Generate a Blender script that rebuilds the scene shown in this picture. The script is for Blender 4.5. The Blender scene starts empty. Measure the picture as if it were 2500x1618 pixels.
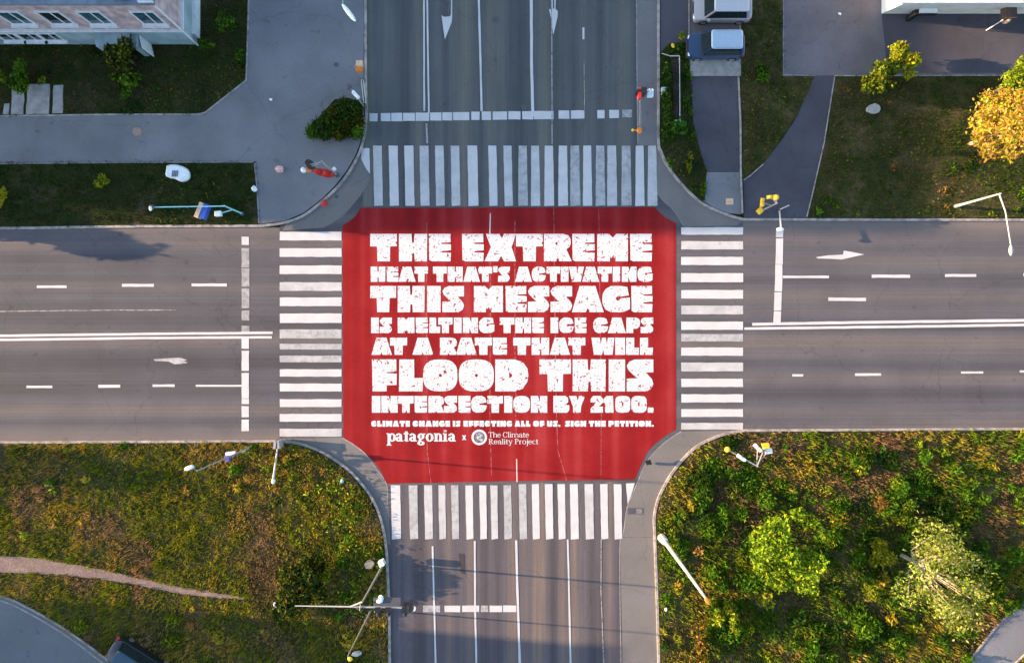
import bpy, bmesh, math, random
import numpy as np
from mathutils import Vector
from mathutils.geometry import tessellate_polygon
R = math.radians
random.seed(7)
rng = np.random.default_rng(11)
scn = bpy.context.scene
COL = scn.collection

# ------------------------------------------------------------ camera, sky, sun, exposure
H = 47.0                    # flying height in metres, camera looks straight down
PPM = 36.0                  # photo pixels per metre on the ground
cam = bpy.data.objects.new('camera', bpy.data.cameras.new('camera'))
COL.objects.link(cam); scn.camera = cam
cam.location = (0, 0, H); cam.rotation_euler = (0, 0, 0)
cam.data.sensor_width = 36; cam.data.sensor_fit = 'HORIZONTAL'
cam.data.lens = 36 * H / (2500 / PPM)
cam.data.clip_start = 0.5; cam.data.clip_end = 3000
SUN_EL, SUN_AZ = R(14), R(5)          # sun in the west, a little north of it
world = bpy.data.worlds.new('World'); scn.world = world; world.use_nodes = True
nt = world.node_tree
sky = nt.nodes.new('ShaderNodeTexSky'); sky.sky_type = 'NISHITA'; sky.sun_disc = False
sky.sun_elevation = SUN_EL; sky.sun_rotation = -(math.pi / 2 - SUN_AZ)
sky.air_density = 1.0; sky.dust_density = 1.0; sky.ozone_density = 1.5
bg = nt.nodes['Background']; bg.inputs[1].default_value = 0.15
nt.links.new(sky.outputs[0], bg.inputs[0])
sd = bpy.data.lights.new('sun', 'SUN'); sd.energy = 5.0; sd.angle = R(0.5); sd.color = (1.0, 0.70, 0.44)
sun = bpy.data.objects.new('sun', sd); COL.objects.link(sun)
tosun = Vector((-math.cos(SUN_EL) * math.cos(SUN_AZ), math.cos(SUN_EL) * math.sin(SUN_AZ), math.sin(SUN_EL)))
sun.rotation_euler = tosun.to_track_quat('Z', 'Y').to_euler(); sun.location = (-60, 5, 40)
scn.view_settings.view_transform = 'Standard'; scn.view_settings.look = 'None'
scn.view_settings.gamma = 1.0; scn.view_settings.exposure = 1.75
scn.render.engine = 'CYCLES'

# ------------------------------------------------------------ helpers
def W(px, py, z=0.0):
    k = (H - z) / H
    return Vector(((px - 1250) / PPM * k, (809 - py) / PPM * k, z))
def xy(px, py, z=0.0):
    v = W(px, py, z); return (v.x, v.y)
def tag(o, label=None, cat=None, group=None, kind=None):
    if label: o['label'] = label
    if cat: o['category'] = cat
    if group: o['group'] = group
    if kind: o['kind'] = kind
    return o
def thing(name, loc, label, cat, group=None, rz=0.0):
    o = bpy.data.objects.new(name, None); COL.objects.link(o)
    o.location = loc; o.rotation_euler = (0, 0, rz); o.empty_display_size = 0.3
    return tag(o, label, cat, group)
def chain(p):
    v = Vector((0, 0, 0))
    while p is not None:
        v += p.location; p = p.parent
    return v
def link(name, me, mat, parent=None):
    o = bpy.data.objects.new(name, me); COL.objects.link(o)
    if mat is not None:
        for m in (mat if isinstance(mat, (list, tuple)) else [mat]): me.materials.append(m)
    if parent is not None: o.parent = parent
    return o
class MB:
    """collects shapes, then build() links them as one mesh"""
    def __init__(s): s.v = []; s.f = []
    def add(s, vs, fs):
        n = len(s.v); s.v += [tuple(a) for a in vs]; s.f += [tuple(i + n for i in f) for f in fs]; return s
    def box(s, c, d, rz=0.0, taper=1.0, tilt=None):
        x, y, z = d[0] / 2, d[1] / 2, d[2] / 2
        vs = []
        for k, t in ((-1, 1.0), (1, taper)):
            for a, b in ((-1, -1), (1, -1), (1, 1), (-1, 1)):
                p = Vector((a * x * t, b * y * t, k * z))
                if tilt is not None: p.rotate(tilt)
                ca, sa = math.cos(rz), math.sin(rz)
                vs.append((c[0] + p.x * ca - p.y * sa, c[1] + p.x * sa + p.y * ca, c[2] + p.z))
        return s.add(vs, [(3, 2, 1, 0), (4, 5, 6, 7), (0, 1, 5, 4), (1, 2, 6, 5), (2, 3, 7, 6), (3, 0, 4, 7)])
    def tube(s, p0, p1, r0, r1=None, n=8, cap=True):
        r1 = r0 if r1 is None else r1
        p0, p1 = Vector(p0), Vector(p1); d = (p1 - p0).normalized()
        a = d.orthogonal().normalized(); b = d.cross(a)
        vs = []
        for p, r in ((p0, r0), (p1, r1)):
            for i in range(n):
                t = 2 * math.pi * i / n
                vs.append(p + (a * math.cos(t) + b * math.sin(t)) * r)
        fs = [(i, (i + 1) % n, n + (i + 1) % n, n + i) for i in range(n)]
        if cap: fs += [tuple(range(n - 1, -1, -1)), tuple(range(n, 2 * n))]
        return s.add(vs, fs)
    def path(s, pts, radii, n=8):
        for i in range(len(pts) - 1): s.tube(pts[i], pts[i + 1], radii[i], radii[i + 1], n)
        return s
    def ball(s, c, r, nu=10, nv=7, rot=0.0):
        r = (r, r, r) if not hasattr(r, '__len__') else r
        vs = [(0, 0, -1)]; fs = []
        for j in range(1, nv):
            a = -math.pi / 2 + math.pi * j / nv
            for i in range(nu):
                t = 2 * math.pi * i / nu
                vs.append((math.cos(a) * math.cos(t), math.cos(a) * math.sin(t), math.sin(a)))
        vs.append((0, 0, 1)); m = len(vs) - 1
        for i in range(nu):
            fs.append((0, 1 + (i + 1) % nu, 1 + i)); k = 1 + (nv - 2) * nu
            fs.append((m, k + i, k + (i + 1) % nu))
            for j in range(nv - 2):
                q = 1 + j * nu; fs.append((q + i, q + (i + 1) % nu, q + nu + (i + 1) % nu, q + nu + i))
        ca, sa = math.cos(rot), math.sin(rot)
        out = [(c[0] + x * r[0] * ca - y * r[1] * sa, c[1] + x * r[0] * sa + y * r[1] * ca, c[2] + z * r[2]) for x, y, z in vs]
        return s.add(out, fs)
    def crumple(s, a=.05):
        s.v = [(x + random.uniform(-a, a), y + random.uniform(-a, a), z + random.uniform(-a, a) * .6) for x, y, z in s.v]; return s
    def poly(s, pts, z, holes=()):
        loops = [[Vector((p[0], p[1], 0)) for p in pts]] + [[Vector((p[0], p[1], 0)) for p in h] for h in holes]
        flat = [v for l in loops for v in l]
        fs = []
        for t in tessellate_polygon(loops):
            a, b, c = (flat[i] for i in t)
            cr = (b.x - a.x) * (c.y - a.y) - (b.y - a.y) * (c.x - a.x)
            if abs(cr) < 1e-12: continue
            fs.append(t if cr > 0 else (t[0], t[2], t[1]))
        return s.add([(v.x, v.y, z) for v in flat], fs)
    def prism(s, pts, z0, z1, top=None):
        n = len(pts); top = top or pts
        area = sum(pts[i][0] * pts[(i + 1) % n][1] - pts[(i + 1) % n][0] * pts[i][1] for i in range(n))
        if area < 0: pts = pts[::-1]; top = top[::-1]
        s.add([(p[0], p[1], z0) for p in pts] + [(p[0], p[1], z1) for p in top],
              [(i, (i + 1) % n, n + (i + 1) % n, n + i) for i in range(n)])
        return s.poly(top, z1)
    def build(s, name, mat, parent=None, world=True, smooth=False, bevel=0.0):
        off = chain(parent) if (parent is not None and world) else Vector((0, 0, 0))
        me = bpy.data.meshes.new(name)
        me.from_pydata([(x - off.x, y - off.y, z - off.z) for x, y, z in s.v], [], s.f); me.update()
        if smooth: me.polygons.foreach_set('use_smooth', [True] * len(me.polygons))
        o = link(name, me, mat, parent)
        if bevel:
            b = o.modifiers.new('bevel', 'BEVEL'); b.width = bevel; b.segments = 2; b.limit_method = 'ANGLE'
        return o

# ------------------------------------------------------------ materials
def new_mat(name):
    m = bpy.data.materials.new(name); m.use_nodes = True
    return m, m.node_tree, m.node_tree.nodes['Principled BSDF']
def N(t, typ, **kw):
    n = t.nodes.new(typ)
    for k, v in kw.items():
        if k.startswith('i_'):
            key = k[2:]; key = int(key) if key.isdigit() else key.replace('_', ' ')
            n.inputs[key].default_value = v
        else: setattr(n, k, v)
    return n
def noise(t, vec, scale, detail=3.0, rough=0.55):
    n = N(t, 'ShaderNodeTexNoise'); n.inputs['Scale'].default_value = scale
    n.inputs['Detail'].default_value = detail; n.inputs['Roughness'].default_value = rough
    if vec is not None: t.links.new(vec, n.inputs['Vector'])
    return n.outputs['Fac']
def ramp(t, fac, stops):
    n = N(t, 'ShaderNodeValToRGB'); e = n.color_ramp.elements
    while len(e) < len(stops): e.new(0.5)
    for k, (p, c) in enumerate(stops):
        e[k].position = p; e[k].color = (c if hasattr(c, '__len__') else (c, c, c)) + ((1,) if hasattr(c, '__len__') and len(c) == 3 else ((1,) if not hasattr(c, '__len__') else ()))
    t.links.new(fac, n.inputs[0]); return n.outputs[0]
def mix(t, fac, a, b, mode='MIX'):
    n = N(t, 'ShaderNodeMix', data_type='RGBA', blend_type=mode)
    for sock, v in ((n.inputs[0], fac), (n.inputs[6], a), (n.inputs[7], b)):
        if hasattr(v, 'is_linked') or isinstance(v, bpy.types.NodeSocket): t.links.new(v, sock)
        elif hasattr(v, '__len__'): sock.default_value = tuple(v) + (1,)
        else: sock.default_value = v
    return n.outputs[2]
def pos(t, scale=(1, 1, 1)):
    g = N(t, 'ShaderNodeNewGeometry'); m = N(t, 'ShaderNodeMapping'); m.inputs['Scale'].default_value = scale
    t.links.new(g.outputs['Position'], m.inputs['Vector']); return m.outputs['Vector']
def bump(t, b, h, strength, dist=0.02):
    n = N(t, 'ShaderNodeBump'); n.inputs['Strength'].default_value = strength; n.inputs['Distance'].default_value = dist
    t.links.new(h, n.inputs['Height']); t.links.new(n.outputs[0], b.inputs['Normal'])
def simple(name, c, rough=0.6, metal=0.0, var=0.15, scale=6.0, coat=0.0, emit=None):
    m, t, b = new_mat(name)
    f = noise(t, pos(t), scale)
    lo = tuple(x * (1 - var) for x in c); hi = tuple(min(1, x * (1 + var)) for x in c)
    t.links.new(ramp(t, f, [(0.3, lo), (0.7, hi)]), b.inputs['Base Color'])
    b.inputs['Roughness'].default_value = rough; b.inputs['Metallic'].default_value = metal
    b.inputs['Coat Weight'].default_value = coat
    if emit:
        b.inputs['Emission Color'].default_value = emit[0] + (1,); b.inputs['Emission Strength'].default_value = emit[1]
    return m
def asphalt(name, base, bands=None, amp=0.25, patch=0.12, warm=(1.12, 1.0, 0.86), bandscale=0.55, dust=None):
    """worn asphalt: aggregate speckle, broad patches and tyre-polished bands along the lane direction"""
    m, t, b = new_mat(name)
    P = pos(t)
    v = mix(t, 1.0, base, ramp(t, noise(t, P, 0.35, 4), [(0.3, 1 - patch), (0.7, 1 + patch)]), 'MULTIPLY')
    if bands:
        s = (1, 0.012, 1) if bands == 'y' else (0.012, 1, 1)
        f = noise(t, pos(t, s), bandscale, 1.2, 0.5)
        v = mix(t, 1.0, v, ramp(t, f, [(0.34, 1 - amp), (0.5, 1.0), (0.66, tuple(w * (1 + amp * 0.8) for w in warm))]), 'MULTIPLY')
        f2 = noise(t, pos(t, (s[0] * 2.7, s[1] * 6, 1)), bandscale * 2.2, 2)
        v = mix(t, 1.0, v, ramp(t, f2, [(0.3, 1 - amp * 0.35), (0.7, 1 + amp * 0.3)]), 'MULTIPLY')
    fine = noise(t, P, 9, 6, 0.75)
    v = mix(t, 1.0, v, ramp(t, fine, [(0.3, 0.86), (0.7, 1.13)]), 'MULTIPLY')
    if dust:   # pale grit washed against the kerbs
        g = N(t, 'ShaderNodeNewGeometry'); sp = N(t, 'ShaderNodeSeparateXYZ'); t.links.new(g.outputs['Position'], sp.inputs[0])
        ab = N(t, 'ShaderNodeMath', operation='ABSOLUTE'); ad = N(t, 'ShaderNodeMath', operation='ADD'); ad.inputs[1].default_value = dust[1]
        t.links.new(sp.outputs[dust[0]], ad.inputs[0]); t.links.new(ad.outputs[0], ab.inputs[0])
        wv = N(t, 'ShaderNodeMath', operation='MULTIPLY_ADD'); wv.inputs[1].default_value = 1.0
        nz = N(t, 'ShaderNodeMath', operation='MULTIPLY'); nz.inputs[1].default_value = .7; t.links.new(noise(t, pos(t, (.15, .15, 1)), 3, 4), nz.inputs[0])
        t.links.new(ab.outputs[0], wv.inputs[0]); t.links.new(nz.outputs[0], wv.inputs[2])
        mr = N(t, 'ShaderNodeMapRange'); mr.inputs[1].default_value = dust[2]; mr.inputs[2].default_value = dust[2] + .9; mr.inputs[3].default_value = 0; mr.inputs[4].default_value = .7
        t.links.new(wv.outputs[0], mr.inputs[0]); v = mix(t, mr.outputs[0], v, (.19, .155, .14))
    # hairline cracks
    vo = N(t, 'ShaderNodeTexVoronoi', feature='DISTANCE_TO_EDGE'); vo.inputs['Scale'].default_value = 0.16
    w = N(t, 'ShaderNodeVectorMath', operation='ADD'); nn = N(t, 'ShaderNodeTexNoise'); nn.inputs['Scale'].default_value = 0.8; nn.inputs['Detail'].default_value = 5
    t.links.new(P, nn.inputs['Vector']); t.links.new(P, w.inputs[0]); t.links.new(nn.outputs['Color'], w.inputs[1])
    t.links.new(w.outputs[0], vo.inputs['Vector'])
    ck = ramp(t, vo.outputs['Distance'], [(0.0, 0.8), (0.005, 1.0)])
    v = mix(t, 1.0, v, ck, 'MULTIPLY')
    # oil drips and small stains
    so = ramp(t, noise(t, P, 1.6, 2, 0.4), [(0.24, 0.8), (0.31, 1.0)])
    v = mix(t, 1.0, v, so, 'MULTIPLY')
    t.links.new(v, b.inputs['Base Color']); b.inputs['Roughness'].default_value = 0.88
    b.inputs['Specular IOR Level'].default_value = 0.25
    bump(t, b, noise(t, P, 24, 3, 0.7), 0.35, 0.012)
    return m
def paint(name, c, under, wear=0.5, speck=7.0, amount=0.3, soft=.06):
    """road paint with worn-through specks and grime"""
    m, t, b = new_mat(name)
    P = pos(t)
    w1 = ramp(t, noise(t, P, speck, 5, 0.7), [(amount, 0.0), (amount + soft, 1.0)])
    dirty = mix(t, ramp(t, noise(t, P, 0.9, 4, 0.65), [(0.35, 0.0), (0.75, 1.0)]), c, tuple(x * (1 - wear * 0.35) for x in c))
    v = mix(t, w1, under, dirty)
    t.links.new(v, b.inputs['Base Color']); b.inputs['Roughness'].default_value = 0.7
    b.inputs['Specular IOR Level'].default_value = 0.3
    return m
def leafmat(name, rough=0.6, trans=0.3):
    m, t, b = new_mat(name)
    a = N(t, 'ShaderNodeAttribute', attribute_name='Col')
    t.links.new(a.outputs['Color'], b.inputs['Base Color']); b.inputs['Roughness'].default_value = rough
    b.inputs['Specular IOR Level'].default_value = 0.06
    tr = N(t, 'ShaderNodeBsdfTranslucent'); t.links.new(a.outputs['Color'], tr.inputs['Color'])
    mx = N(t, 'ShaderNodeMixShader'); mx.inputs[0].default_value = trans
    t.links.new(b.outputs[0], mx.inputs[1]); t.links.new(tr.outputs[0], mx.inputs[2])
    t.links.new(mx.outputs[0], t.nodes['Material Output'].inputs['Surface']); return m
def soil(name, stops, scale=0.5, fine=7.0, b_s=0.6):
    m, t, b = new_mat(name)
    P = pos(t)
    v = ramp(t, noise(t, P, scale, 6, 0.65), stops)
    v = mix(t, 1.0, v, ramp(t, noise(t, P, fine, 5, 0.75), [(0.3, 0.6), (0.7, 1.4)]), 'MULTIPLY')
    t.links.new(v, b.inputs['Base Color']); b.inputs['Roughness'].default_value = 0.95
    b.inputs['Specular IOR Level'].default_value = 0.1
    bump(t, b, noise(t, P, fine * 0.7, 5, 0.7), b_s, 0.08)
    return m

M = {}
M['road_ew'] = asphalt('road asphalt', (0.094, 0.089, 0.097), 'x', 0.3, 0.1, bandscale=.62)
M['road_arm'] = asphalt('side arm asphalt', (0.094, 0.089, 0.097), 'x', 0.32, 0.1, bandscale=.62, dust=(1, .1, 6.65))
M['road_n'] = asphalt('dark road asphalt', (0.092, 0.096, 0.096), 'y', 0.32, 0.06, (1.12, 1.03, 0.88), 0.75)
M['road_s'] = asphalt('south road asphalt', (0.104, 0.09, 0.096), 'y', 0.36, 0.06, (1.2, 1.06, 0.84), 0.85)
M['apron'] = asphalt('light asphalt', (0.165, 0.15, 0.138), None, 0, 0.12)
M['pave'] = asphalt('pavement asphalt', (0.175, 0.172, 0.178), None, 0, 0.16)
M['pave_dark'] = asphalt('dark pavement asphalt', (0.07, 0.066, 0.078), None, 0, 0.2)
M['pave_e'] = asphalt('courtyard asphalt', (0.14, 0.125, 0.13), None, 0, 0.2)
M['concrete'] = simple('concrete', (0.30, 0.28, 0.26), 0.9, var=0.25, scale=2.5)
M['kerb'] = simple('kerb stone', (0.3, 0.265, 0.24), 0.85, var=0.4, scale=2.6)
M['kerbdark'] = simple('dark kerb stone', (0.2, 0.19, 0.19), 0.85, var=0.3, scale=1.6)
M['path'] = soil('trodden earth path', [(0.35, (0.17, 0.125, 0.11)), (0.65, (0.25, 0.18, 0.155))], 1.2, 9, 0.3)
M['lawn'] = soil('lawn soil', [(0.3, (0.022, 0.03, 0.008)), (0.5, (0.05, 0.045, 0.014)), (0.7, (0.12, 0.08, 0.04))])
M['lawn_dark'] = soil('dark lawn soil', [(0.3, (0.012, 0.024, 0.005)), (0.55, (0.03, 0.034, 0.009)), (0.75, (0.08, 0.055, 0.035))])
M['cover'] = simple('worn iron cover', (.06, .055, .055), .6, .3, var=.4, scale=14)
M['paint'] = paint('white road paint', (0.55, 0.53, 0.52), (0.16, 0.15, 0.15), 0.5, 6, 0.27)
M['paint_b'] = paint('scuffed road paint', (0.5, 0.485, 0.475), (0.2, 0.19, 0.19), 0.9, 2.6, 0.2, .22)
M['paint_c'] = paint('greyed road paint', (0.43, 0.42, 0.415), (0.2, 0.19, 0.19), 0.9, 2.6, 0.26, .26)
M['paint_old'] = paint('faded road paint', (0.40, 0.39, 0.38), (0.17, 0.16, 0.16), 0.9, 3.5, 0.3, .3)
M['paint_line'] = paint('seam line paint', (0.42, 0.36, 0.32), (0.17, 0.15, 0.15), 0.8, 3, 0.44)
M['leaf'] = leafmat('leaf', .6, .22); M['grass'] = leafmat('grass blades', 0.7, 0.2)
M['bark'] = simple('bark', (0.16, 0.11, 0.075), 0.95, var=0.35, scale=12)
M['bark_pale'] = simple('pale bark', (0.42, 0.33, 0.25), 0.9, var=0.3, scale=12)
M['pole'] = simple('galvanised pole', (0.31, 0.3, 0.285), 0.6, 0.2, var=0.12, scale=8)
M['pole_white'] = simple('white painted metal', (0.46, 0.44, 0.4), 0.6, var=0.1, scale=8)
M['white'] = simple('white plastic', (0.78, 0.8, 0.8), 0.35, var=0.06)
M['black'] = simple('black plastic', (0.012, 0.012, 0.014), 0.4, var=0.3)
M['darkgrey'] = simple('dark grey metal', (0.07, 0.07, 0.08), 0.5, var=0.2)
M['red'] = simple('red enamel', (0.5, 0.015, 0.012), 0.35, var=0.2)
M['orange'] = simple('orange enamel', (0.75, 0.2, 0.02), 0.4, var=0.2)
M['yellow'] = simple('yellow enamel', (0.85, 0.5, 0.03), 0.4, var=0.15)
M['tan'] = simple('tan board', (0.6, 0.4, 0.25), 0.7, var=0.2)
M['blue'] = simple('blue sign enamel', (0.03, 0.09, 0.4), 0.35, var=0.2)
M['cyan'] = simple('pale cyan pipe', (0.3, 0.62, 0.66), 0.4, var=0.15)
M['glass'] = simple('dark glass', (0.015, 0.025, 0.03), 0.06, var=0.3)
M['rubber'] = simple('tyre rubber', (0.015, 0.015, 0.016), 0.85)
M['rim'] = simple('wheel rim', (0.5, 0.5, 0.52), 0.3, 0.8)

# ------------------------------------------------------------ ground, roads, pavements
def rough_poly(pts, j=0.012, step=0.45):
    out = []
    n = len(pts)
    for i in range(n):
        a, b = Vector(pts[i]), Vector(pts[(i + 1) % n]); L = (b - a).length
        k = max(1, int(L / step))
        for q in range(k):
            p = a + (b - a) * (q / k)
            out.append((p.x + random.uniform(-j, j), p.y + random.uniform(-j, j)))
    return out
def PX(l, z=0.0): return [xy(a, b, z) for a, b in l]
def sheet(name, pts, z, mat, j=0.0, thick=None, kind='structure', parent=None, holes=()):
    p = PX(pts, 0)
    if j: p = rough_poly(p, j)
    m = MB()
    if thick: m.prism(p, z - thick, z)
    else: m.poly(p, z, [PX(h) for h in holes])
    o = m.build(name, mat, parent)
    if kind: o['kind'] = kind
    return o
def strip(pts, w, closed=False):
    """left and right edges of a ribbon along pts (metres)"""
    P = [Vector((p[0], p[1])) for p in pts]; Lf, Rt = [], []
    for i, p in enumerate(P):
        a = P[max(0, i - 1)]; b = P[min(len(P) - 1, i + 1)]
        d = (b - a).normalized(); nrm = Vector((-d.y, d.x))
        k = 1.0
        if 0 < i < len(P) - 1:
            d1 = (P[i] - P[i - 1]).normalized(); k = 1.0 / max(0.5, abs(d1.dot(d)))
        Lf.append(p + nrm * w / 2 * k); Rt.append(p - nrm * w / 2 * k)
    return Lf, Rt
def smooth_pts(pts, n=5):
    out = []
    P = [pts[0]] + list(pts) + [pts[-1]]
    for i in range(1, len(P) - 2):
        p0, p1, p2, p3 = (Vector(q) for q in P[i - 1:i + 3])
        for k in range(n):
            t = k / n
            out.append(0.5 * ((2 * p1) + (p2 - p0) * t + (2 * p0 - 5 * p1 + 4 * p2 - p3) * t * t + (3 * p1 - p0 - 3 * p2 + p3) * t ** 3))
    out.append(Vector(P[-2])); return [(v.x, v.y) for v in out]
def kerb(pts, w=0.16, z0=-0.01, z1=0.135, mat='kerb', sm=0, name='kerb'):
    p = PX(pts)
    if sm: p = smooth_pts(p, sm)
    m = MB(); stone = 1.0
    # separate stones with fine joints
    acc = [p[0]]; L = 0
    def seg(q):
        Lf, Rt = strip(q, w)
        n = len(q)
        vs = [(v.x, v.y, z0) for v in Lf] + [(v.x, v.y, z0) for v in Rt] + [(v.x, v.y, z1) for v in Lf] + [(v.x, v.y, z1) for v in Rt]
        fs = []
        for i in range(n - 1):
            fs += [(2 * n + i, 3 * n + i, 3 * n + i + 1, 2 * n + i + 1), (i, 2 * n + i, 2 * n + i + 1, i + 1), (n + i + 1, 3 * n + i + 1, 3 * n + i, n + i)]
        fs += [(0, n, 3 * n, 2 * n), (n - 1, 3 * n - 1, 4 * n - 1, 2 * n - 1)]
        m.add(vs, fs)
    cur = [Vector(p[0])]
    left = 1.0
    for i in range(1, len(p)):
        a, b = Vector(p[i - 1]), Vector(p[i]); d = (b - a).length
        if d < 1e-6: continue
        u = (b - a) / d; s = 0.0
        while d - s > left:
            s += left; e = a + u * s
            cur.append(e - u * 0.008); jz = random.uniform(-0.012, 0.012)
            if len(cur) > 1: seg([(c.x, c.y) for c in cur])
            cur = [e + u * 0.008]; left = 1.0
        left -= (d - s); cur.append(b)
    if len(cur) > 1: seg([(c.x, c.y) for c in cur])
    o = m.build(name, M[mat]); o['kind'] = 'structure'; return o

g = MB().poly([(-900, -900), (900, -900), (900, 900), (-900, 900)], -0.06).build('ground', M['lawn']); g['kind'] = 'structure'

XW, XE, YN, YS = -1500, 3900, -1300, 2900      # how far the roads run on beyond the picture
NWC = [(893, 250), (893, 300), (886, 350), (873, 385), (850, 425), (822, 460), (790, 490), (745, 525), (700, 543), (640, 552)]
SWC = [(640, 1076), (690, 1077), (725, 1081), (762, 1092), (800, 1110), (850, 1145), (880, 1176), (908, 1214), (929, 1262), (942, 1325), (947, 1400), (950, 1480)]
NEC = [(1607, 340), (1614, 372), (1627, 402), (1650, 435), (1680, 468), (1712, 496), (1745, 513), (1775, 525), (1812, 536)]
SEC = [(1598, 1310), (1597, 1262), (1605, 1222), (1620, 1188), (1643, 1150), (1670, 1117), (1702, 1088), (1740, 1069), (1775, 1057), (1818, 1050)]
# one junction sheet and the four arms, butted edge to edge
sheet('road', [(XW, 566), (640, 553), (683, 556), (683, 1075), (640, 1077), (XW, 1088)], 0, M['road_arm'])
sheet('road', [(1814, 538), (1850, 538), (XE, 540), (XE, 1043), (1850, 1049), (1814, 1050)], 0, M['road_arm'])
sheet('road', [(893, YN), (1607, YN), (1607, 340), (1604, 505), (885, 505), (893, 300)], 0, M['road_n'])
sheet('road', [(945, 1183), (1550, 1175), (1540, 1210), (1598, 1262), (1598, 1310), (1608, 1618), (1640, YS), (965, YS), (952, 1618), (950, 1480), (942, 1325), (900, 1200)], 0, M['road_s'])
junc = [(683, 553)] + [p for p in NWC[::-1] if p[0] > 690] + [(893, 340), (885, 505), (1604, 505), (1607, 345)] + NEC[1:] + [(1814, 538), (1814, 1050)] + SEC[::-1][1:-2] + [(1540, 1210), (1550, 1175), (945, 1183), (900, 1200)] + SWC[::-1][5:-1] + [(683, 1077)]
sheet('road', junc, -0.004, M['road_ew'])
# lighter aprons inside the corners
APR_NW = [(882, 380), (903, 430), (900, 445), (880, 478), (858, 505), (835, 530), (812, 545), (790, 556), (690, 563)] + [p for p in NWC[::-1] if p[0] > 690 and p[1] > 384]
sheet('road_apron', APR_NW, 0.004, M['apron'], kind='structure')
APR_NE = [(1605, 365), (1603, 470), (1620, 492), (1645, 515), (1668, 553), (1800, 551), (1812, 540)] + NEC[::-1][1:-1]
sheet('road_apron', APR_NE, 0.004, M['apron'])
APR_SW = [(690, 1077), (690, 1070), (835, 1068), (862, 1084), (890, 1106), (918, 1142), (944, 1182), (948, 1225), (953, 1330)] + [p for p in SWC[::-1] if p[0] > 690 and p[1] < 1330]
sheet('road_apron', APR_SW, 0.004, M['apron'])
APR_SE = [(1663, 1053), (1640, 1067), (1611, 1090), (1586, 1117), (1570, 1144), (1554, 1182), (1541, 1212), (1530, 1242), (1522, 1300), (1520, 1310)] + [p for p in SEC] 
sheet('road_apron', APR_SE, 0.004, M['apron'])
sheet('road_strip', [(1514, 1311), (1597, 1311), (1606, 1618), (1637, YS), (1540, YS), (1520, 1618)], 0.004, M['apron'])
sheet('pavement', [(1556, YN), (1606, YN), (1606, 355), (1556, 355)], 0.004, asphalt('side strip asphalt', (0.16, 0.148, 0.15), None, 0, 0.1))
# thin seam along the aprons
def seam(pts, w, mat, name='road_seam', z=0.009, sm=5):
    p = smooth_pts(PX(pts), sm); Lf, Rt = strip(p, w)
    n = len(p); m = MB().add([(v.x, v.y, z) for v in Lf] + [(v.x, v.y, z) for v in Rt], [(i, n + i, n + i + 1, i + 1) for i in range(n - 1)])
    o = m.build(name, M[mat]); o['kind'] = 'structure'; return o
seam([(1663, 1053), (1640, 1067), (1611, 1090), (1586, 1117), (1570, 1144), (1554, 1182), (1541, 1212), (1530, 1242), (1522, 1300), (1513, 1340), (1516, 1618)], 0.05, 'kerb')
seam([(835, 1068), (862, 1084), (890, 1106), (918, 1142), (944, 1182), (947, 1225)], 0.05, 'kerb')
seam([(1554, -20), (1555, 180), (1557, 350)], 0.06, 'kerb')
seam([(1603, 470), (1620, 492), (1645, 515), (1668, 549)], 0.04, 'kerbdark')

# kerbs
kerb([(893, YN), (893, 60), (895, 250)] + NWC[1:] , sm=4, mat='kerb')
kerb([(640, 552), (350, 553), (0, 558), (XW, 564)], mat='kerb')
kerb([(1607, YN), (1607, 150)] + NEC, sm=4)
kerb([(1812, 536), (2150, 537), (XE, 538)])
kerb([(XW, 1090), (0, 1079), (640, 1076)])
kerb(SWC + [(952, 1618), (966, YS)], sm=4)
kerb([(1640, YS), (1608, 1618)] + SEC, sm=4)
kerb([(1818, 1050), (2500, 1046), (XE, 1043)])

# raised ground west of the north arm
PAVE_NW = [(607, YN), (890, YN), (889, 250), (888, 305), (880, 350), (868, 382), (845, 421), (818, 455), (787, 486), (743, 520), (698, 539), (634, 548), (630, 470), (624, 397), (300, 397), (XW, 405), (XW, 290), (0, 285), (300, 281), (485, 281), (503, 277), (603, 198), (607, 75)]
sheet('pavement', PAVE_NW, 0.12, M['pave'], thick=0.16)
LAWN_NW = [(XW, 290), (0, 285), (300, 281), (485, 281), (503, 277), (603, 198), (607, 75), (607, YN), (XW, YN)]
LAWN_W = [(XW, 405), (300, 397), (624, 397), (630, 470), (634, 548), (350, 550), (0, 555), (XW, 561)]
LAWN_SW = [(XW, 1093), (0, 1082), (640, 1079), (690, 1080), (723, 1084), (760, 1095), (797, 1113), (846, 1148), (876, 1179), (904, 1216), (925, 1264), (938, 1326), (944, 1400), (947, 1480), (949, 1618), (962, YS), (XW, YS)]
LAWN_SE = [(1644, YS), (1611, 1618), (1602, 1310), (1601, 1263), (1609, 1223), (1624, 1190), (1647, 1153), (1673, 1120), (1705, 1092), (1742, 1073), (1776, 1061), (1818, 1054), (2500, 1050), (XE, 1047), (XE, YS)]
LAWN_NE = [(2036, 188), (2500, 186), (XE, 186), (XE, 534), (1968, 532), (1985, 460), (2010, 350)]
VERGE = [(1803, YN), (1910, YN), (1911, 186), (1988, 188), (1940, 290), (1900, 350), (1862, 400), (1830, 428), (1813, 440), (1806, 300), (1803, 190)]
BED_N = [(1612, 130), (1612, 330), (1615, 370), (1627, 398), (1652, 432), (1682, 464), (1710, 488), (1720, 492), (1724, 420), (1705, 360), (1690, 300), (1686, 190), (1683, 137), (1668, 106), (1632, 110)]
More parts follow.
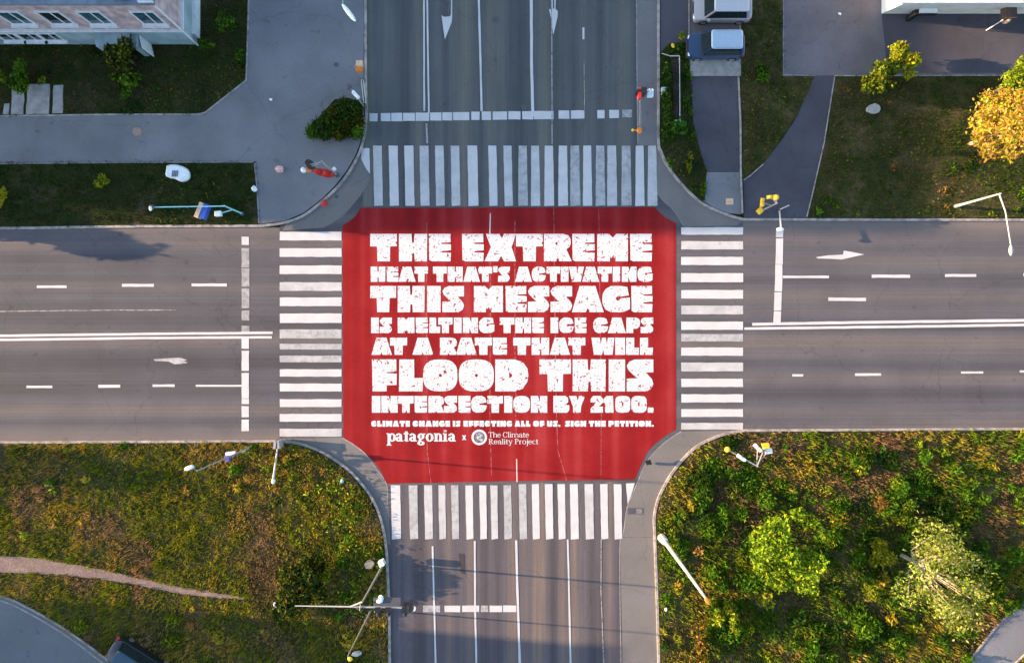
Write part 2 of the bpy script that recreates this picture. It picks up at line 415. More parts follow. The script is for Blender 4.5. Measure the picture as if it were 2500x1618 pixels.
for nm, p, mt, z in (('lawn', LAWN_NW, 'lawn_dark', 0.13), ('lawn', LAWN_W, 'lawn_dark', 0.13), ('lawn', LAWN_SW, 'lawn', 0.12), ('lawn', LAWN_SE, 'lawn', 0.12), ('lawn', LAWN_NE, 'lawn', 0.12), ('lawn', VERGE, 'lawn', 0.12), ('lawn', BED_N, 'lawn_dark', 0.125)):
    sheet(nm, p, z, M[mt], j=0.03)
kerb([(607, YN), (609, 0), (607, 75), (603, 198), (503, 277), (485, 281), (300, 281), (0, 285), (XW, 290)], w=0.1, z0=0.1, z1=0.16)
kerb([(XW, 405), (0, 401), (300, 398), (624, 397), (630, 470), (634, 546)], w=0.09, z0=0.1, z1=0.155, mat='kerbdark')
# slabs by the north-west lawn
for k, (a, b, c, d) in enumerate([(30, 61, 212, 281), (68, 123, 208, 281), (131, 156, 210, 279), (12, 25, 255, 281)]):
    o = MB().prism(rough_poly(PX([(a + 4, c), (b + 3, c), (b, d), (a, d)]), 0.03), 0.1, 0.17 + 0.01 * k).build('concrete_slab', M['concrete'])
    tag(o, ['narrow grey concrete slab second from the left in the dark lawn', 'widest pale concrete slab set in the dark lawn', 'rightmost narrow concrete slab of the four in the lawn', 'smallest concrete slab at the left end of the row'][k], 'slab', 'concrete slabs set in the north-west lawn')
# courtyard, drive and paths on the east side
sheet('courtyard', [(1910, YN), (XE, YN), (XE, 184), (2036, 186), (1988, 186), (1911, 184)], 0.11, M['pave_e'], thick=0.15)
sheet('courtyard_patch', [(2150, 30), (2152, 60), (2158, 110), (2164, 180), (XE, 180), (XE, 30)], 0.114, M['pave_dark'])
sheet('path', [(1988, 186), (2036, 186), (2010, 350), (1985, 460), (1968, 532), (1816, 532), (1813, 442), (1830, 430), (1862, 402), (1900, 352), (1940, 292)], 0.11, M['pave_dark'], thick=0.15)
sheet('driveway', [(1612, YN), (1680, YN), (1680, 105), (1668, 106), (1632, 110), (1612, 130)], 0.11, M['pave_dark'], thick=0.12)
sheet('driveway', [(1683, YN), (1803, YN), (1803, 138), (1683, 138)], 0.108, M['pave_e'], thick=0.12)
sheet('driveway', [(1687, 189), (1799, 189), (1804, 300), (1806, 420), (1722, 420), (1706, 360), (1691, 300)], 0.105, M['pave_dark'], thick=0.11)
sheet('driveway', [(1722, 421), (1806, 421), (1808, 524), (1775, 521), (1745, 509), (1716, 492)], 0.11, M['pave'], thick=0.11)
o = MB().prism(PX([(1683, 139), (1803, 139), (1803, 188), (1683, 188)]), 0.05, 0.2).build('concrete_pad', M['concrete'], bevel=0.02)
tag(o, 'grey ribbed concrete pad in front of the parked blue car', 'pad')
kerb([(1681, YN), (1681, 105)], w=0.08, z0=0.08, z1=0.15)
kerb([(1801, 190), (1806, 300), (1807, 420), (1811, 522)], w=0.1, z0=0.08, z1=0.2)
kerb([(1805, -200), (1805, 188)], w=0.1, z0=0.08, z1=0.2)
kerb([(1911, YN), (1911, 185), (1988, 187)], w=0.08, z0=0.08, z1=0.14, mat='kerbdark')
kerb([(2500, 186), (2036, 187), (2010, 350), (1985, 460), (1968, 530)], w=0.07, z0=0.08, z1=0.15, mat='kerb')
kerb([(1862, 402), (1830, 430), (1814, 441)], w=0.08, z0=0.08, z1=0.16)
# corner roads in the south-west and south-east
SWR = smooth_pts(PX([(-500, 1370), (-200, 1392), (0, 1450), (60, 1474), (130, 1512), (200, 1558), (250, 1595), (330, 1655), (420, 1740), (520, 1900)]), 4)
m = MB().poly(SWR + [xy(520, YS), xy(-500, YS)], 0.135); o = m.build('road', asphalt('corner road asphalt', (0.15, 0.15, 0.155), None, 0, 0.1)); o['kind'] = 'structure'
kerb([(-500, 1370), (-200, 1392), (0, 1450), (60, 1474), (130, 1512), (200, 1558), (250, 1595), (330, 1655), (420, 1740)], w=0.12, z0=0.1, z1=0.2, sm=4)
seam([(-500, 1382), (-200, 1404), (0, 1462), (58, 1486), (126, 1524), (195, 1570), (243, 1607), (322, 1667)], 0.09, 'kerb', 'road_edge_line', 0.142)
SER = [(2650, 1330), (2500, 1462), (2440, 1513), (2382, 1585), (2352, 1618), (2300, 1700)]
SER2 = [(2410, 1720), (2450, 1640), (2500, 1592), (2700, 1400)]
sheet('road', SER + SER2, 0.135, M['pave'])
kerb(SER, w=0.1, z0=0.1, z1=0.2, sm=3); kerb(SER2, w=0.1, z0=0.1, z1=0.2)
# trodden path
TR = rough_poly(PX([(-400, 1330), (0, 1355), (55, 1357), (105, 1361), (160, 1372), (250, 1388), (350, 1411), (450, 1432), (530, 1444), (596, 1455), (596, 1461), (530, 1458), (420, 1443), (330, 1424), (240, 1410), (160, 1401), (70, 1396), (0, 1394), (-400, 1372)]), 0.05, 0.25)
o = MB().poly(TR, 0.135).build('path', M['path']); o['kind'] = 'structure'
# planted triangle by the north arm
PLANTER = [(748, 326), (768, 300), (818, 243), (850, 239), (886, 250), (889, 300), (884, 333), (868, 338), (752, 338)]
sheet('planting_bed', PLANTER, 0.14, M['lawn_dark'], j=0.02)
kerb(PLANTER + [PLANTER[0]], w=0.07, z0=0.1, z1=0.17, mat='kerbdark')

# ------------------------------------------------------------ painted markings
def mark(name, pts, mat='paint', z=0.012, j=0.012, parent=None, label=None, cat=None, group=None):
    o = MB().poly(rough_poly(PX(pts), j, 0.4), z).build(name, M[mat], parent)
    return tag(o, label, cat, group)
def rect(a, b, c, d): return [(a, c), (b, c), (b, d), (a, d)]
Z = thing('zebra_crossing', W(1245, 430, 0), 'northern zebra crossing of upright white bars above the red painting', 'crosswalk')
for a, b in ((911, 932), (949, 971), (987, 1009), (1024, 1046), (1062, 1083), (1100, 1121), (1141, 1165), (1192, 1212), (1229, 1249), (1266, 1286), (1297, 1316), (1330, 1350), (1364, 1384), (1393, 1414), (1424, 1443), (1455, 1475), (1483, 1504), (1518, 1539), (1552, 1571), (1582, 1602)):
    mark('stripe', [(a, 356), (b, 356), (b + 3, 502), (a + 3 - (a > 1240) * 4, 503)], random.choice(['paint', 'paint', 'paint_b', 'paint_c']), parent=Z)
mark('stripe', [(884, 362), (902, 362), (903, 425), (894, 412), (882, 388)], parent=Z)
Z = thing('zebra_crossing', W(1245, 1250, 0), 'southern zebra crossing of upright white bars below the red painting', 'crosswalk')
for a, b in ((954, 977), (998, 1019), (1035, 1055), (1070, 1087), (1101, 1119), (1136, 1154), (1170, 1187), (1197, 1214), (1229, 1248), (1266, 1285), (1298, 1316), (1330, 1349), (1361, 1379), (1391, 1411), (1427, 1448), (1465, 1483), (1498, 1517)):
    mark('stripe', [(a, 1184 - (a > 1240) * 3), (b, 1184 - (a > 1240) * 3), (b + 2, 1314), (a + 3, 1316)], random.choice(['paint', 'paint', 'paint_b', 'paint_b', 'paint_c']), parent=Z)
mark('stripe', [(1528, 1179), (1550, 1179), (1541, 1208), (1532, 1230)], parent=Z)
Z = thing('zebra_crossing', W(758, 815, 0), 'western zebra crossing of white bars lying across, left of the red painting', 'crosswalk')
for k, (a, b) in enumerate(((566, 587), (606, 627), (648, 669), (689, 710), (726, 747), (765, 788), (804, 826), (839, 853), (868, 884), (901, 919), (936, 955), (974, 993), (1010, 1029), (1046, 1065))):
    mark('stripe', rect(683, 834, a, b), ('paint', 'paint_b')[k % 5 == 3] if k not in (7, 6, 8) else 'paint_c', parent=Z)
Z = thing('zebra_crossing', W(1738, 800, 0), 'eastern zebra crossing of white bars lying across, right of the red painting', 'crosswalk')
for k, (a, b) in enumerate(((555, 573), (589, 609), (627, 647), (667, 689), (708, 729), (746, 767), (785, 805), (815, 833), (848, 868), (885, 906), (924, 944), (962, 982), (998, 1017), (1032, 1048))):
    mark('stripe', rect(1663, 1814, a, b), ('paint', 'paint_b')[k % 4 == 1] if k != 7 else 'paint_c', parent=Z)
# stop lines
S = thing('stop_line', W(1230, 286, 0), 'broken white stop line across the north arm', 'stop line')
for a, b in ((902, 922), (930, 953), (955, 982), (984, 1013), (1015, 1048), (1050, 1078), (1080, 1104), (1106, 1146), (1151, 1171), (1176, 1199), (1203, 1238), (1241, 1271), (1275, 1302), (1304, 1351), (1364, 1390), (1394, 1427), (1458, 1476), (1487, 1511)):
    y0 = 277 - (a - 902) * 0.014
    mark('stop_bar', rect(a, b, y0, y0 + 20), parent=S)
mark('stop_bar', rect(1519, 1543, 268, 287), 'paint_old', parent=S)
S = thing('stop_line', W(599, 940, 0), 'white stop line of long blocks on the lower west lanes', 'stop line')
for a, b in ((824, 851), (856, 905), (910, 972), (973, 986), (991, 1018), (1024, 1052)): mark('stop_bar', rect(590, 608, a, b), parent=S)
S = thing('stop_line', W(599, 680, 0), 'faded grey stop line on the upper west lanes', 'stop line')
mark('stop_bar', rect(590, 608, 578, 598), 'paint', parent=S)
for a, b in ((606, 653), (655, 700), (704, 752), (758, 782), (795, 811)): mark('stop_bar', rect(590, 609, a, b), 'paint_old', parent=S)
S = thing('stop_line', W(1900, 670, 0), 'long white stop line on the upper east lanes', 'stop line')
for a, b in ((557, 579), (582, 645), (646, 711), (713, 758), (760, 787)):
    x0 = 1895 - (a - 557) * 0.03; mark('stop_bar', [(x0, a), (x0 + 18, a), (x0 + 17, b), (x0 - 1, b)], parent=S)
S = thing('stop_line', W(1130, 1484, 0), 'patchy white stop line across the south arm', 'stop line')
for a, b, q in ((1033, 1075, 'paint_old'), (1085, 1124, 'paint'), (1128, 1170, 'paint'), (1174, 1192, 'paint_old'), (1195, 1226, 'paint'), (1228, 1260, 'paint')): mark('stop_bar', rect(a, b, 1477, 1493), q, parent=S)
mark('stop_bar', [(1007 + 9 * math.cos(t * .785), 1485 + 8 * math.sin(t * .785)) for t in range(8)], 'paint', parent=S)
# long lines
def line(pts, w, label, mat='paint', z=0.016, name='lane_line', j=0.01):
    p = PX(pts); q = []
    for i in range(len(p) - 1):
        a, b = Vector(p[i]), Vector(p[i + 1]); k = max(1, int((b - a).length / 0.8))
        for s in range(k): q.append(a + (b - a) * s / k)
    q.append(Vector(p[-1])); Lf, Rt = strip([(v.x, v.y) for v in q], w / PPM)
    jj = lambda: random.uniform(-j, j)
    n = len(q); m = MB().add([(v.x + jj(), v.y + jj(), z) for v in Lf] + [(v.x + jj(), v.y + jj(), z) for v in Rt], [(i, n + i, n + i + 1, i + 1) for i in range(n - 1)])
    return tag(m.build(name, M[mat]), label, 'lane line')
line([(1034, -900), (1035, 0), (1036, 272)], 4, 'left line of the double line on the north arm')
line([(1043, -900), (1043, 0), (1047, 276)], 4, 'right line of the double line on the north arm')
line([(1168, -900), (1169, 0), (1173, 150), (1176, 272)], 5, 'single white line in the middle of the north arm')
line([(1295, -900), (1297, 0), (1298, 180), (1301, 285)], 7, 'broad white line ending at the north stop line, right of centre')
line([(1345, -900), (1346, 0), (1347, 60), (1348, 352)], 2.5, 'thin pale line with an arrow over it on the north arm', 'paint_line')
line([(1426, 150), (1427, 268)], 2, 'very faint dashed line right of the thin line on the north arm', 'paint_line')
line([(1041, 302), (1043, 350)], 4, 'short faint line between north stop line and zebra', 'paint_line')
line([(-1000, 828), (0, 819.5), (350, 815), (666, 812)], 6, 'upper line of the double centre line on the west arm')
line([(-1000, 838), (0, 829.5), (350, 825), (664, 823)], 6, 'lower line of the double centre line on the west arm')
line([(1836, 791.5), (2150, 786), (2500, 782), (3500, 770)], 7, 'upper line of the double centre line on the east arm')
line([(1817, 802), (2150, 798), (2500, 793), (3500, 782)], 6.5, 'lower line of the double centre line on the east arm')
line([(1056, 1332), (1060, 1480), (1064, 1618), (1080, 2200)], 4, 'first white lane line from the left on the south arm')
line([(1159, 1320), (1160, 1480), (1163, 1618), (1175, 2200)], 4.5, 'second white lane line from the left on the south arm')
line([(1260, 1318), (1263, 1440), (1269, 1618), (1285, 2200)], 5.5, 'third white lane line, at the right end of the south stop line')
line([(1386, 1316), (1390, 1480), (1393, 1618), (1410, 2200)], 4, 'fourth white lane line from the left on the south arm')
line([(1468, 1312), (1467, 1440), (1474, 1618), (1490, 2200)], 2.2, 'thin pale seam line near the right side of the south arm', 'paint_line')
line([(-900, 756), (0, 760), (290, 757), (430, 757)], 2, 'barely visible worn line on the upper west lanes', 'paint_line', j=0.02)
def dash(a, b, c, d, label, mat='paint', sl=0):
    tag(MB().poly(rough_poly(PX([(a, c), (b, c + sl), (b, d + sl), (a, d)]), 0.01), 0.012).build('lane_dash', M[mat]), label, 'lane dash')
for a in [(90, 163, 697, 703, 'upper west dash farthest from the junction'), (298, 376, 693, 700, 'middle dash of the three on the upper west lanes'), (468, 554, 692, 699, 'upper west dash nearest the faded stop line'),
          (65, 128, 941, 947, 'leftmost dash on the lower west lanes'), (240, 294, 939, 946, 'second dash from the left on the lower west lanes'), (373, 427, 938, 944, 'short dash left of the long dash on the lower west lanes'), (478, 590, 939, 943.5, 'long thin dash touching the lower west stop line'),
          (1911, 2024, 673, 679, 'long dash touching the east stop line'), (2128, 2222, 670.5, 678, 'second dash from the stop line on the upper east lanes'), (2307, 2383, 669, 676, 'third dash from the stop line on the upper east lanes'), (2498, 2580, 667, 674, 'dash cut by the right edge on the upper east lanes'),
          (1934, 1961, 913, 919, 'short worn dash nearest the zebra on the lower east lanes'), (2087, 2151, 911, 917, 'longest dash on the lower east lanes'), (2346, 2400, 906.5, 911.5, 'dash near the right edge on the lower east lanes'), (2489, 2560, 904, 909, 'dash cut by the right edge on the lower east lanes')]:
    dash(*a)
dash(1422, 1427, 68, 97, 'short upright dash alone on the right of the north arm')
dash(2022, 2114, 726, 734, 'fat rounded dash alone above the east double line', sl=1)
def arrow(pts, label, mat='paint'):
    tag(MB().poly(rough_poly(PX(pts), 0.008, 0.5), 0.012).build('direction_arrow', M[mat]), label, 'road arrow')
arrow([(1078, 38), (1084, 42), (1098, 41), (1101, 36), (1102, -60), (1104, -60), (1104, 42), (1103, 55), (1086, 97)], 'narrow white arrow pointing down on the left of the north arm')
arrow([(1340, 24), (1346, 22), (1345, -60), (1348, -60), (1350, 22), (1353, 22), (1354, -60), (1357, -60), (1356, 22), (1362, 28), (1361, 42), (1351, 86), (1345, 45)], 'broad white arrow pointing down on the right of the north arm')
arrow([(1993, 628), (2022, 623), (2058, 622), (2060, 612), (2110, 621), (2088, 626), (2055, 634), (2030, 632), (1995, 631)], 'white arrow pointing right on the upper east lanes')
arrow([(375, 877), (415, 874), (440, 873), (458, 879), (448, 881), (459, 885), (440, 888), (425, 889), (412, 882), (378, 881)], 'small blurred arrow on the lower west lanes', 'paint_c')

# a repaired patch
for pts, z, c_, lab in (([(1120, 1350), (1134, 1352), (1136, 1400), (1124, 1398)], .009, (.05, .045, .045), 'narrow dark tar patch below the south zebra'),):
    tag(MB().poly(rough_poly(PX(pts), .03, .2), z).build('tar_patch', asphalt('tar patch', c_, None, 0, .1)), lab, 'road patch')

# ------------------------------------------------------------ the red street painting
def muralmat():
    m, t, b = new_mat('red road paint')
    P = pos(t)
    v = mix(t, 1.0, (0.245, 0.0098, 0.0115), ramp(t, noise(t, pos(t, (1, 0.02, 1)), 0.8, 1.5, 0.5), [(0.34, 0.8), (0.5, 1.0), (0.66, (1.2, 2.2, 2.0))]), 'MULTIPLY')
    v = mix(t, 1.0, v, ramp(t, noise(t, P, 0.35, 3), [(0.3, 0.88), (0.7, (1.1, 1.7, 1.6))]), 'MULTIPLY')
    v = mix(t, 1.0, v, ramp(t, noise(t, P, 10, 5, 0.7), [(0.3, 0.84), (0.7, 1.16)]), 'MULTIPLY')
    v = mix(t, ramp(t, noise(t, P, 5.0, 6, 0.8), [(0.24, .7), (0.34, 0.0)]), v, (.09, .05, .052))
    t.links.new(v, b.inputs['Base Color']); b.inputs['Roughness'].default_value = 0.85
    b.inputs['Specular IOR Level'].default_value = 0.08
    bump(t, b, noise(t, P, 24, 3, 0.7), 0.2, 0.01); return m
def lettermat(name, amount, scale):
    m, t, b = new_mat(name)
    vo = N(t, 'ShaderNodeTexNoise'); vo.inputs['Scale'].default_value = scale; vo.inputs['Detail'].default_value = 3.0; vo.inputs['Distortion'].default_value = 1.2
    t.links.new(pos(t), vo.inputs['Vector'])
    v = mix(t, ramp(t, vo.outputs['Fac'], [(amount, 0.0), (amount + 0.035, 1.0)]), (0.25, 0.012, 0.016), (0.56, 0.555, 0.555))
    t.links.new(v, b.inputs['Base Color']); b.inputs['Roughness'].default_value = 0.7
    b.inputs['Specular IOR Level'].default_value = 0.25
    return m
MUR = thing('street_painting', W(1245, 840, 0), 'large red road painting with distressed white lettering filling the junction', 'street painting')
MP = [(880, 508), (1598, 506), (1622, 529), (1650, 545), (1650, 1049), (1625, 1062), (1600, 1082), (1580, 1103), (1568, 1128), (1558, 1150), (1550, 1170), (1300, 1173), (945, 1180), (930, 1150), (912, 1125), (890, 1104), (865, 1085), (838, 1067), (836, 550), (852, 541), (868, 528)]
MB().poly(rough_poly(PX(MP), 0.012, 0.5), 0.006).build('red_field', muralmat(), MUR)
circ = lambda cx, cy, r, n=10, ry=None: [(cx + r * math.cos(2 * math.pi * i / n), cy + (ry or r) * math.sin(2 * math.pi * i / n)) for i in range(n)]
def sup(n=28, e=0.72):
    o = []
    for i in range(n):
        t = 2 * math.pi * i / n; c, s = math.cos(t), math.sin(t)
        o.append((.5 + .5 * math.copysign(abs(c) ** e, c), .5 + .5 * math.copysign(abs(s) ** e, s)))
    return o
CG = [(.32, 0), (.12, .1), (.02, .3), (0, .5), (.02, .7), (.12, .88), (.32, 1), (.68, 1), (.9, .96), (.96, .64), (.62, .585), (.55, .6), (.5, .55), (.5, .48), (.56, .43), (.63, .47), (.66, .53), (1, .56), (1, .12), (.82, .03), (.66, 0)]
CC = [(.32, 0), (.12, .1), (.02, .3), (0, .5), (.02, .7), (.12, .88), (.32, 1), (.68, 1), (.88, .9), (.98, .62), (.62, .54), (.55, .56), (.51, .5), (.55, .44), (.62, .47), (1, .43), (.92, .14), (.75, .03)]
GL = {
 'T': ([(0, .54), (0, 1), (1, 1), (1, .55), (.75, .54), (.74, 0), (.27, 0), (.25, .54)], []),
 'H': ([(0, 0), (0, 1), (.45, 1), (.465, .67), (.53, .67), (.55, 1), (1, 1), (.99, 0), (.56, 0), (.54, .3), (.475, .3), (.46, 0)], []),
 'E': ([(.02, .05), (0, 1), (.98, 1), (.98, .69), (.6, .68), (.55, .655), (.6, .63), (1, .62), (1, .4), (.6, .375), (.55, .35), (.6, .325), (1, .31), (.98, 0), (.15, 0)], []),
 'X': ([(.04, 1), (.47, 1), (.55, .84), (.62, 1), (1, 1), (.86, .52), (1, 0), (.62, 0), (.52, .2), (.43, 0), (0, 0), (.2, .52)], []),
 'R': ([(0, 0), (0, 1), (.68, 1), (.88, .94), (.96, .8), (.96, .55), (.8, .44), (1, 0), (.56, 0), (.46, .12), (.45, 0)], [circ(.45, .65, .045)]),
 'M': ([(0, 0), (0, 1), (.38, 1), (.51, .86), (.62, 1), (1, 1), (1, 0), (.6, 0), (.6, .19), (.555, .11), (.51, .2), (.46, .11), (.42, .19), (.41, 0)], []),
 'A': ([(0, 0), (.24, 1), (.74, 1), (1, 0), (.54, 0), (.49, .15), (.44, 0)], [[(.44, .49), (.52, .49), (.48, .58)]]),
 "'": ([(.05, .62), (0, 1.03), (1, 1.03), (.95, .62)], []),
 'S': ([(0, 0), (0, .4), (.42, .41), (.3, .47), (.05, .68), (0, .8), (.1, .93), (.3, 1), (1, 1), (1, .6), (.72, .59), (.95, .38), (1, .24), (.93, .09), (.74, 0)], []),
 'C': (CC, []), 'G': (CG, []),
 'I': ([(0, 0), (0, 1), (1, 1), (1, 0)], []),
 'V': ([(0, 1), (.5, 1), (.55, .5), (.6, 1), (1, 1), (.78, 0), (.2, 0)], []),
 'N': ([(0, 0), (0, 1), (.44, 1), (.56, .66), (.57, 1), (1, 1), (1, 0), (.57, 0), (.44, .34), (.43, 0)], []),
 'L': ([(0, 0), (.02, 1), (.63, 1), (.64, .42), (1, .42), (.98, 0)], []),
 'D': ([(0, 0), (0, 1), (.58, 1), (.83, .92), (.97, .72), (1, .5), (.97, .3), (.83, .08), (.58, 0)], [[(.42, .41), (.42, .6), (.51, .53), (.51, .47)]]),
 'F': ([(.03, 0), (0, 1), (.98, 1), (.98, .625), (.6, .6), (.58, .58), (.6, .57), (1, .56), (.99, .2), (.6, .19), (.59, 0)], []),
 'O': (sup(), [circ(.5, .5, .045, 10, .05)]),
 'W': ([(0, 1), (.36, 1), (.4, .6), (.46, 1), (.63, 1), (.67, .6), (.71, 1), (1, 1), (.92, 0), (.56, 0), (.51, .32), (.46, 0), (.1, 0)], []),
 'B': ([(0, 0), (0, 1), (.75, 1), (.92, .88), (.93, .64), (.84, .54), (1, .42), (1, .15), (.85, 0)], [circ(.5, .7, .035), circ(.52, .32, .035)]),
 'Y': ([(0, 1), (.45, 1), (.54, .72), (.62, 1), (1, 1), (.74, .38), (.72, 0), (.26, 0), (.24, .38)], []),
 '2': ([(0, 0), (0, .24), (.42, .6), (.36, .66), (.3, .6), (0, .62), (0, .82), (.2, 1), (.8, 1), (1, .82), (1, .6), (.66, .36), (1, .36), (1, 0)], []),
 '1': ([(.16, 0), (.16, .58), (0, .58), (0, .8), (.3, 1), (.94, 1), (1, 0)], []),
 '0': (sup(24, .55), [[(.44, .4), (.44, .62), (.54, .62), (.54, .4)]]),
 'P': ([(0, 0), (0, 1), (.72, 1), (.92, .92), (1, .7), (.95, .42), (.75, .28), (.5, .27), (.5, 0)], [circ(.47, .62, .04)]),
 'U': ([(0, 1), (.43, 1), (.47, .42), (.53, .42), (.57, 1), (1, 1), (1, .2), (.82, 0), (.18, 0), (0, .2)], []),
 '.': ([(.04, 0), (0, .24), (.12, .32), (.95, .3), (1, .05), (.85, 0)], []),
}
LM = lettermat('distressed white lettering', 0.352, 4.8); LMs = lettermat('small white lettering', 0.2, 9.0)
def letters(chars, y0, y1, text):
    m = MB()
    for ch, x0, x1 in chars:
        out, holes = GL[ch]
        f = lambda p: xy(x0 + p[0] * (x1 - x0), y1 + p[1] * (y0 - y1))
        out2 = [f(p) for p in out]
        if x1 - x0 > 20: out2 = rough_poly(out2, 0.005, 0.3)
        m.poly(out2, 0.014, [[f(p) for p in h] for h in holes])
    o = m.build('lettering', LM if y1 - y0 > 20 else LMs, MUR); o['label'] = text
letters([('T', 904, 969), ('H', 974, 1043), ('E', 1047, 1101), ('E', 1128, 1181), ('X', 1183, 1260), ('T', 1260, 1325), ('R', 1328, 1396), ('E', 1397, 1452), ('M', 1458, 1533), ('E', 1538, 1592)], 571, 638, 'top line of large white lettering reading THE EXTREME')
letters([('H', 905, 941), ('E', 944, 973), ('A', 973, 1015), ('T', 1012, 1045), ('T', 1057, 1091), ('H', 1093, 1130), ('A', 1131, 1172), ('T', 1168, 1202), ("'", 1204, 1215), ('S', 1216, 1245), ('A', 1257, 1299), ('C', 1298, 1333), ('T', 1334, 1368), ('I', 1369, 1388), ('V', 1389, 1426), ('A', 1421, 1463), ('T', 1459, 1494), ('I', 1496, 1514), ('N', 1518, 1554), ('G', 1556, 1593)], 651, 688, "second line of white lettering reading HEAT THAT'S ACTIVATING")
letters([('T', 904, 967), ('H', 971, 1037), ('I', 1043, 1076), ('S', 1080, 1133), ('M', 1157, 1228), ('E', 1234, 1286), ('S', 1289, 1341), ('S', 1344, 1397), ('A', 1396, 1474), ('G', 1470, 1538), ('E', 1541, 1593)], 698, 762, 'third line of large white lettering reading THIS MESSAGE')
letters([('I', 906, 925), ('S', 927, 957), ('M', 971, 1012), ('E', 1015, 1045), ('L', 1048, 1075), ('T', 1070, 1105), ('I', 1108, 1127), ('N', 1130, 1167), ('G', 1169, 1207), ('T', 1220, 1256), ('H', 1258, 1297), ('E', 1299, 1328), ('I', 1344, 1363), ('C', 1365, 1401), ('E', 1403, 1432), ('C', 1448, 1485), ('A', 1484, 1528), ('P', 1529, 1563), ('S', 1564, 1595)], 775, 813, 'fourth line of white lettering reading IS MELTING THE ICE CAPS')
letters([('A', 907, 957), ('T', 952, 994), ('A', 1007, 1058), ('R', 1074, 1117), ('A', 1113, 1164), ('T', 1159, 1201), ('E', 1203, 1238), ('T', 1253, 1295), ('H', 1298, 1341), ('A', 1342, 1392), ('T', 1387, 1429), ('W', 1444, 1500), ('I', 1502, 1526), ('L', 1528, 1560), ('L', 1562, 1594)], 824, 866, 'fifth line of white lettering reading AT A RATE THAT WILL')
letters([('F', 908, 969), ('L', 974, 1033), ('O', 1033, 1117), ('O', 1120, 1206), ('D', 1209, 1290), ('T', 1317, 1394), ('H', 1398, 1479), ('I', 1486, 1526), ('S', 1530, 1595)], 877, 955, 'sixth and tallest line of white lettering reading FLOOD THIS')
letters([('I', 908, 929), ('N', 931, 971), ('T', 972, 1010), ('E', 1012, 1043), ('R', 1046, 1085), ('S', 1084, 1116), ('E', 1119, 1149), ('C', 1150, 1189), ('T', 1190, 1228), ('I', 1231, 1251), ('O', 1253, 1294), ('N', 1296, 1336), ('B', 1351, 1390), ('Y', 1389, 1429), ('2', 1442, 1472), ('1', 1473, 1498), ('0', 1502, 1539), ('0', 1541, 1579), ('.', 1581, 1596)], 966, 1007, 'seventh line of white lettering reading INTERSECTION BY 2100.')
ADV = {'I': .55, 'M': 1.2, 'W': 1.3, 'A': 1.15, "'": .3, '.': .45, 'E': .85, 'L': .9, 'S': .9, 'F': .88, 'O': 1.15}
small = []
for wd, a, b in (('CLIMATE', 906, 1002), ('CHANGE', 1007, 1100), ('IS', 1105, 1125), ('EFFECTING', 1131, 1251), ('ALL', 1256, 1296), ('OF', 1301, 1330), ('US.', 1335, 1369), ('SIGN', 1379, 1432), ('THE', 1437, 1480), ('PETITION.', 1485, 1597)):
    tot = sum(ADV.get(c, 1.0) for c in wd); x = a
    for c in wd:
        w = (b - a) * ADV.get(c, 1.0) / tot; small.append((c, x + .4, x + w - .9)); x += w
letters([c for c in small if c[1] < 1374], 1026.5, 1041, 'small bottom lettering reading CLIMATE CHANGE IS EFFECTING ALL OF US.')
letters([c for c in small if c[1] > 1374], 1026.5, 1041, 'small bottom lettering reading SIGN THE PETITION.')
# serif lettering drawn with strokes and rings
class Ser:
    def __init__(s, m, x, y, u, w): s.m, s.x, s.y, s.u, s.w, s.k = m, x, y, u, w, 0
    def q(s, pts):
        s.k += 1; p = [xy(s.x + a * s.u, s.y - b * s.u) for a, b in pts]; s.m.poly(p, 0.012 + 0.0006 * (s.k % 9))
    def st(s, x, y0, y1): s.q([(x, y0), (x + s.w, y0), (x + s.w, y1), (x, y1)])
    def sf(s, x0, x1, y, h=None):
        h = h or max(.08, s.w * .42); s.q([(x0, y), (x1, y), (x1, y + h), (x0, y + h)])
    def ring(s, cx, cy, rx, ry, a0=0, a1=360, n=20):
        ti = s.w * 1.0; tj = max(.07, s.w * .42); a, b = [], []
        for i in range(n + 1):
            t = R(a0 + (a1 - a0) * i / n)
            a.append((cx + rx * math.cos(t), cy + ry * math.sin(t))); b.append((cx + (rx - ti) * math.cos(t), cy + (ry - tj) * math.sin(t)))
        s.k += 1; z = 0.012 + 0.0006 * (s.k % 9); A = [xy(s.x + p[0] * s.u, s.y - p[1] * s.u) for p in a + b]
        s.m.add([(p[0], p[1], z) for p in A], [(i, i + 1, n + 2 + i, n + 1 + i) for i in range(n)])
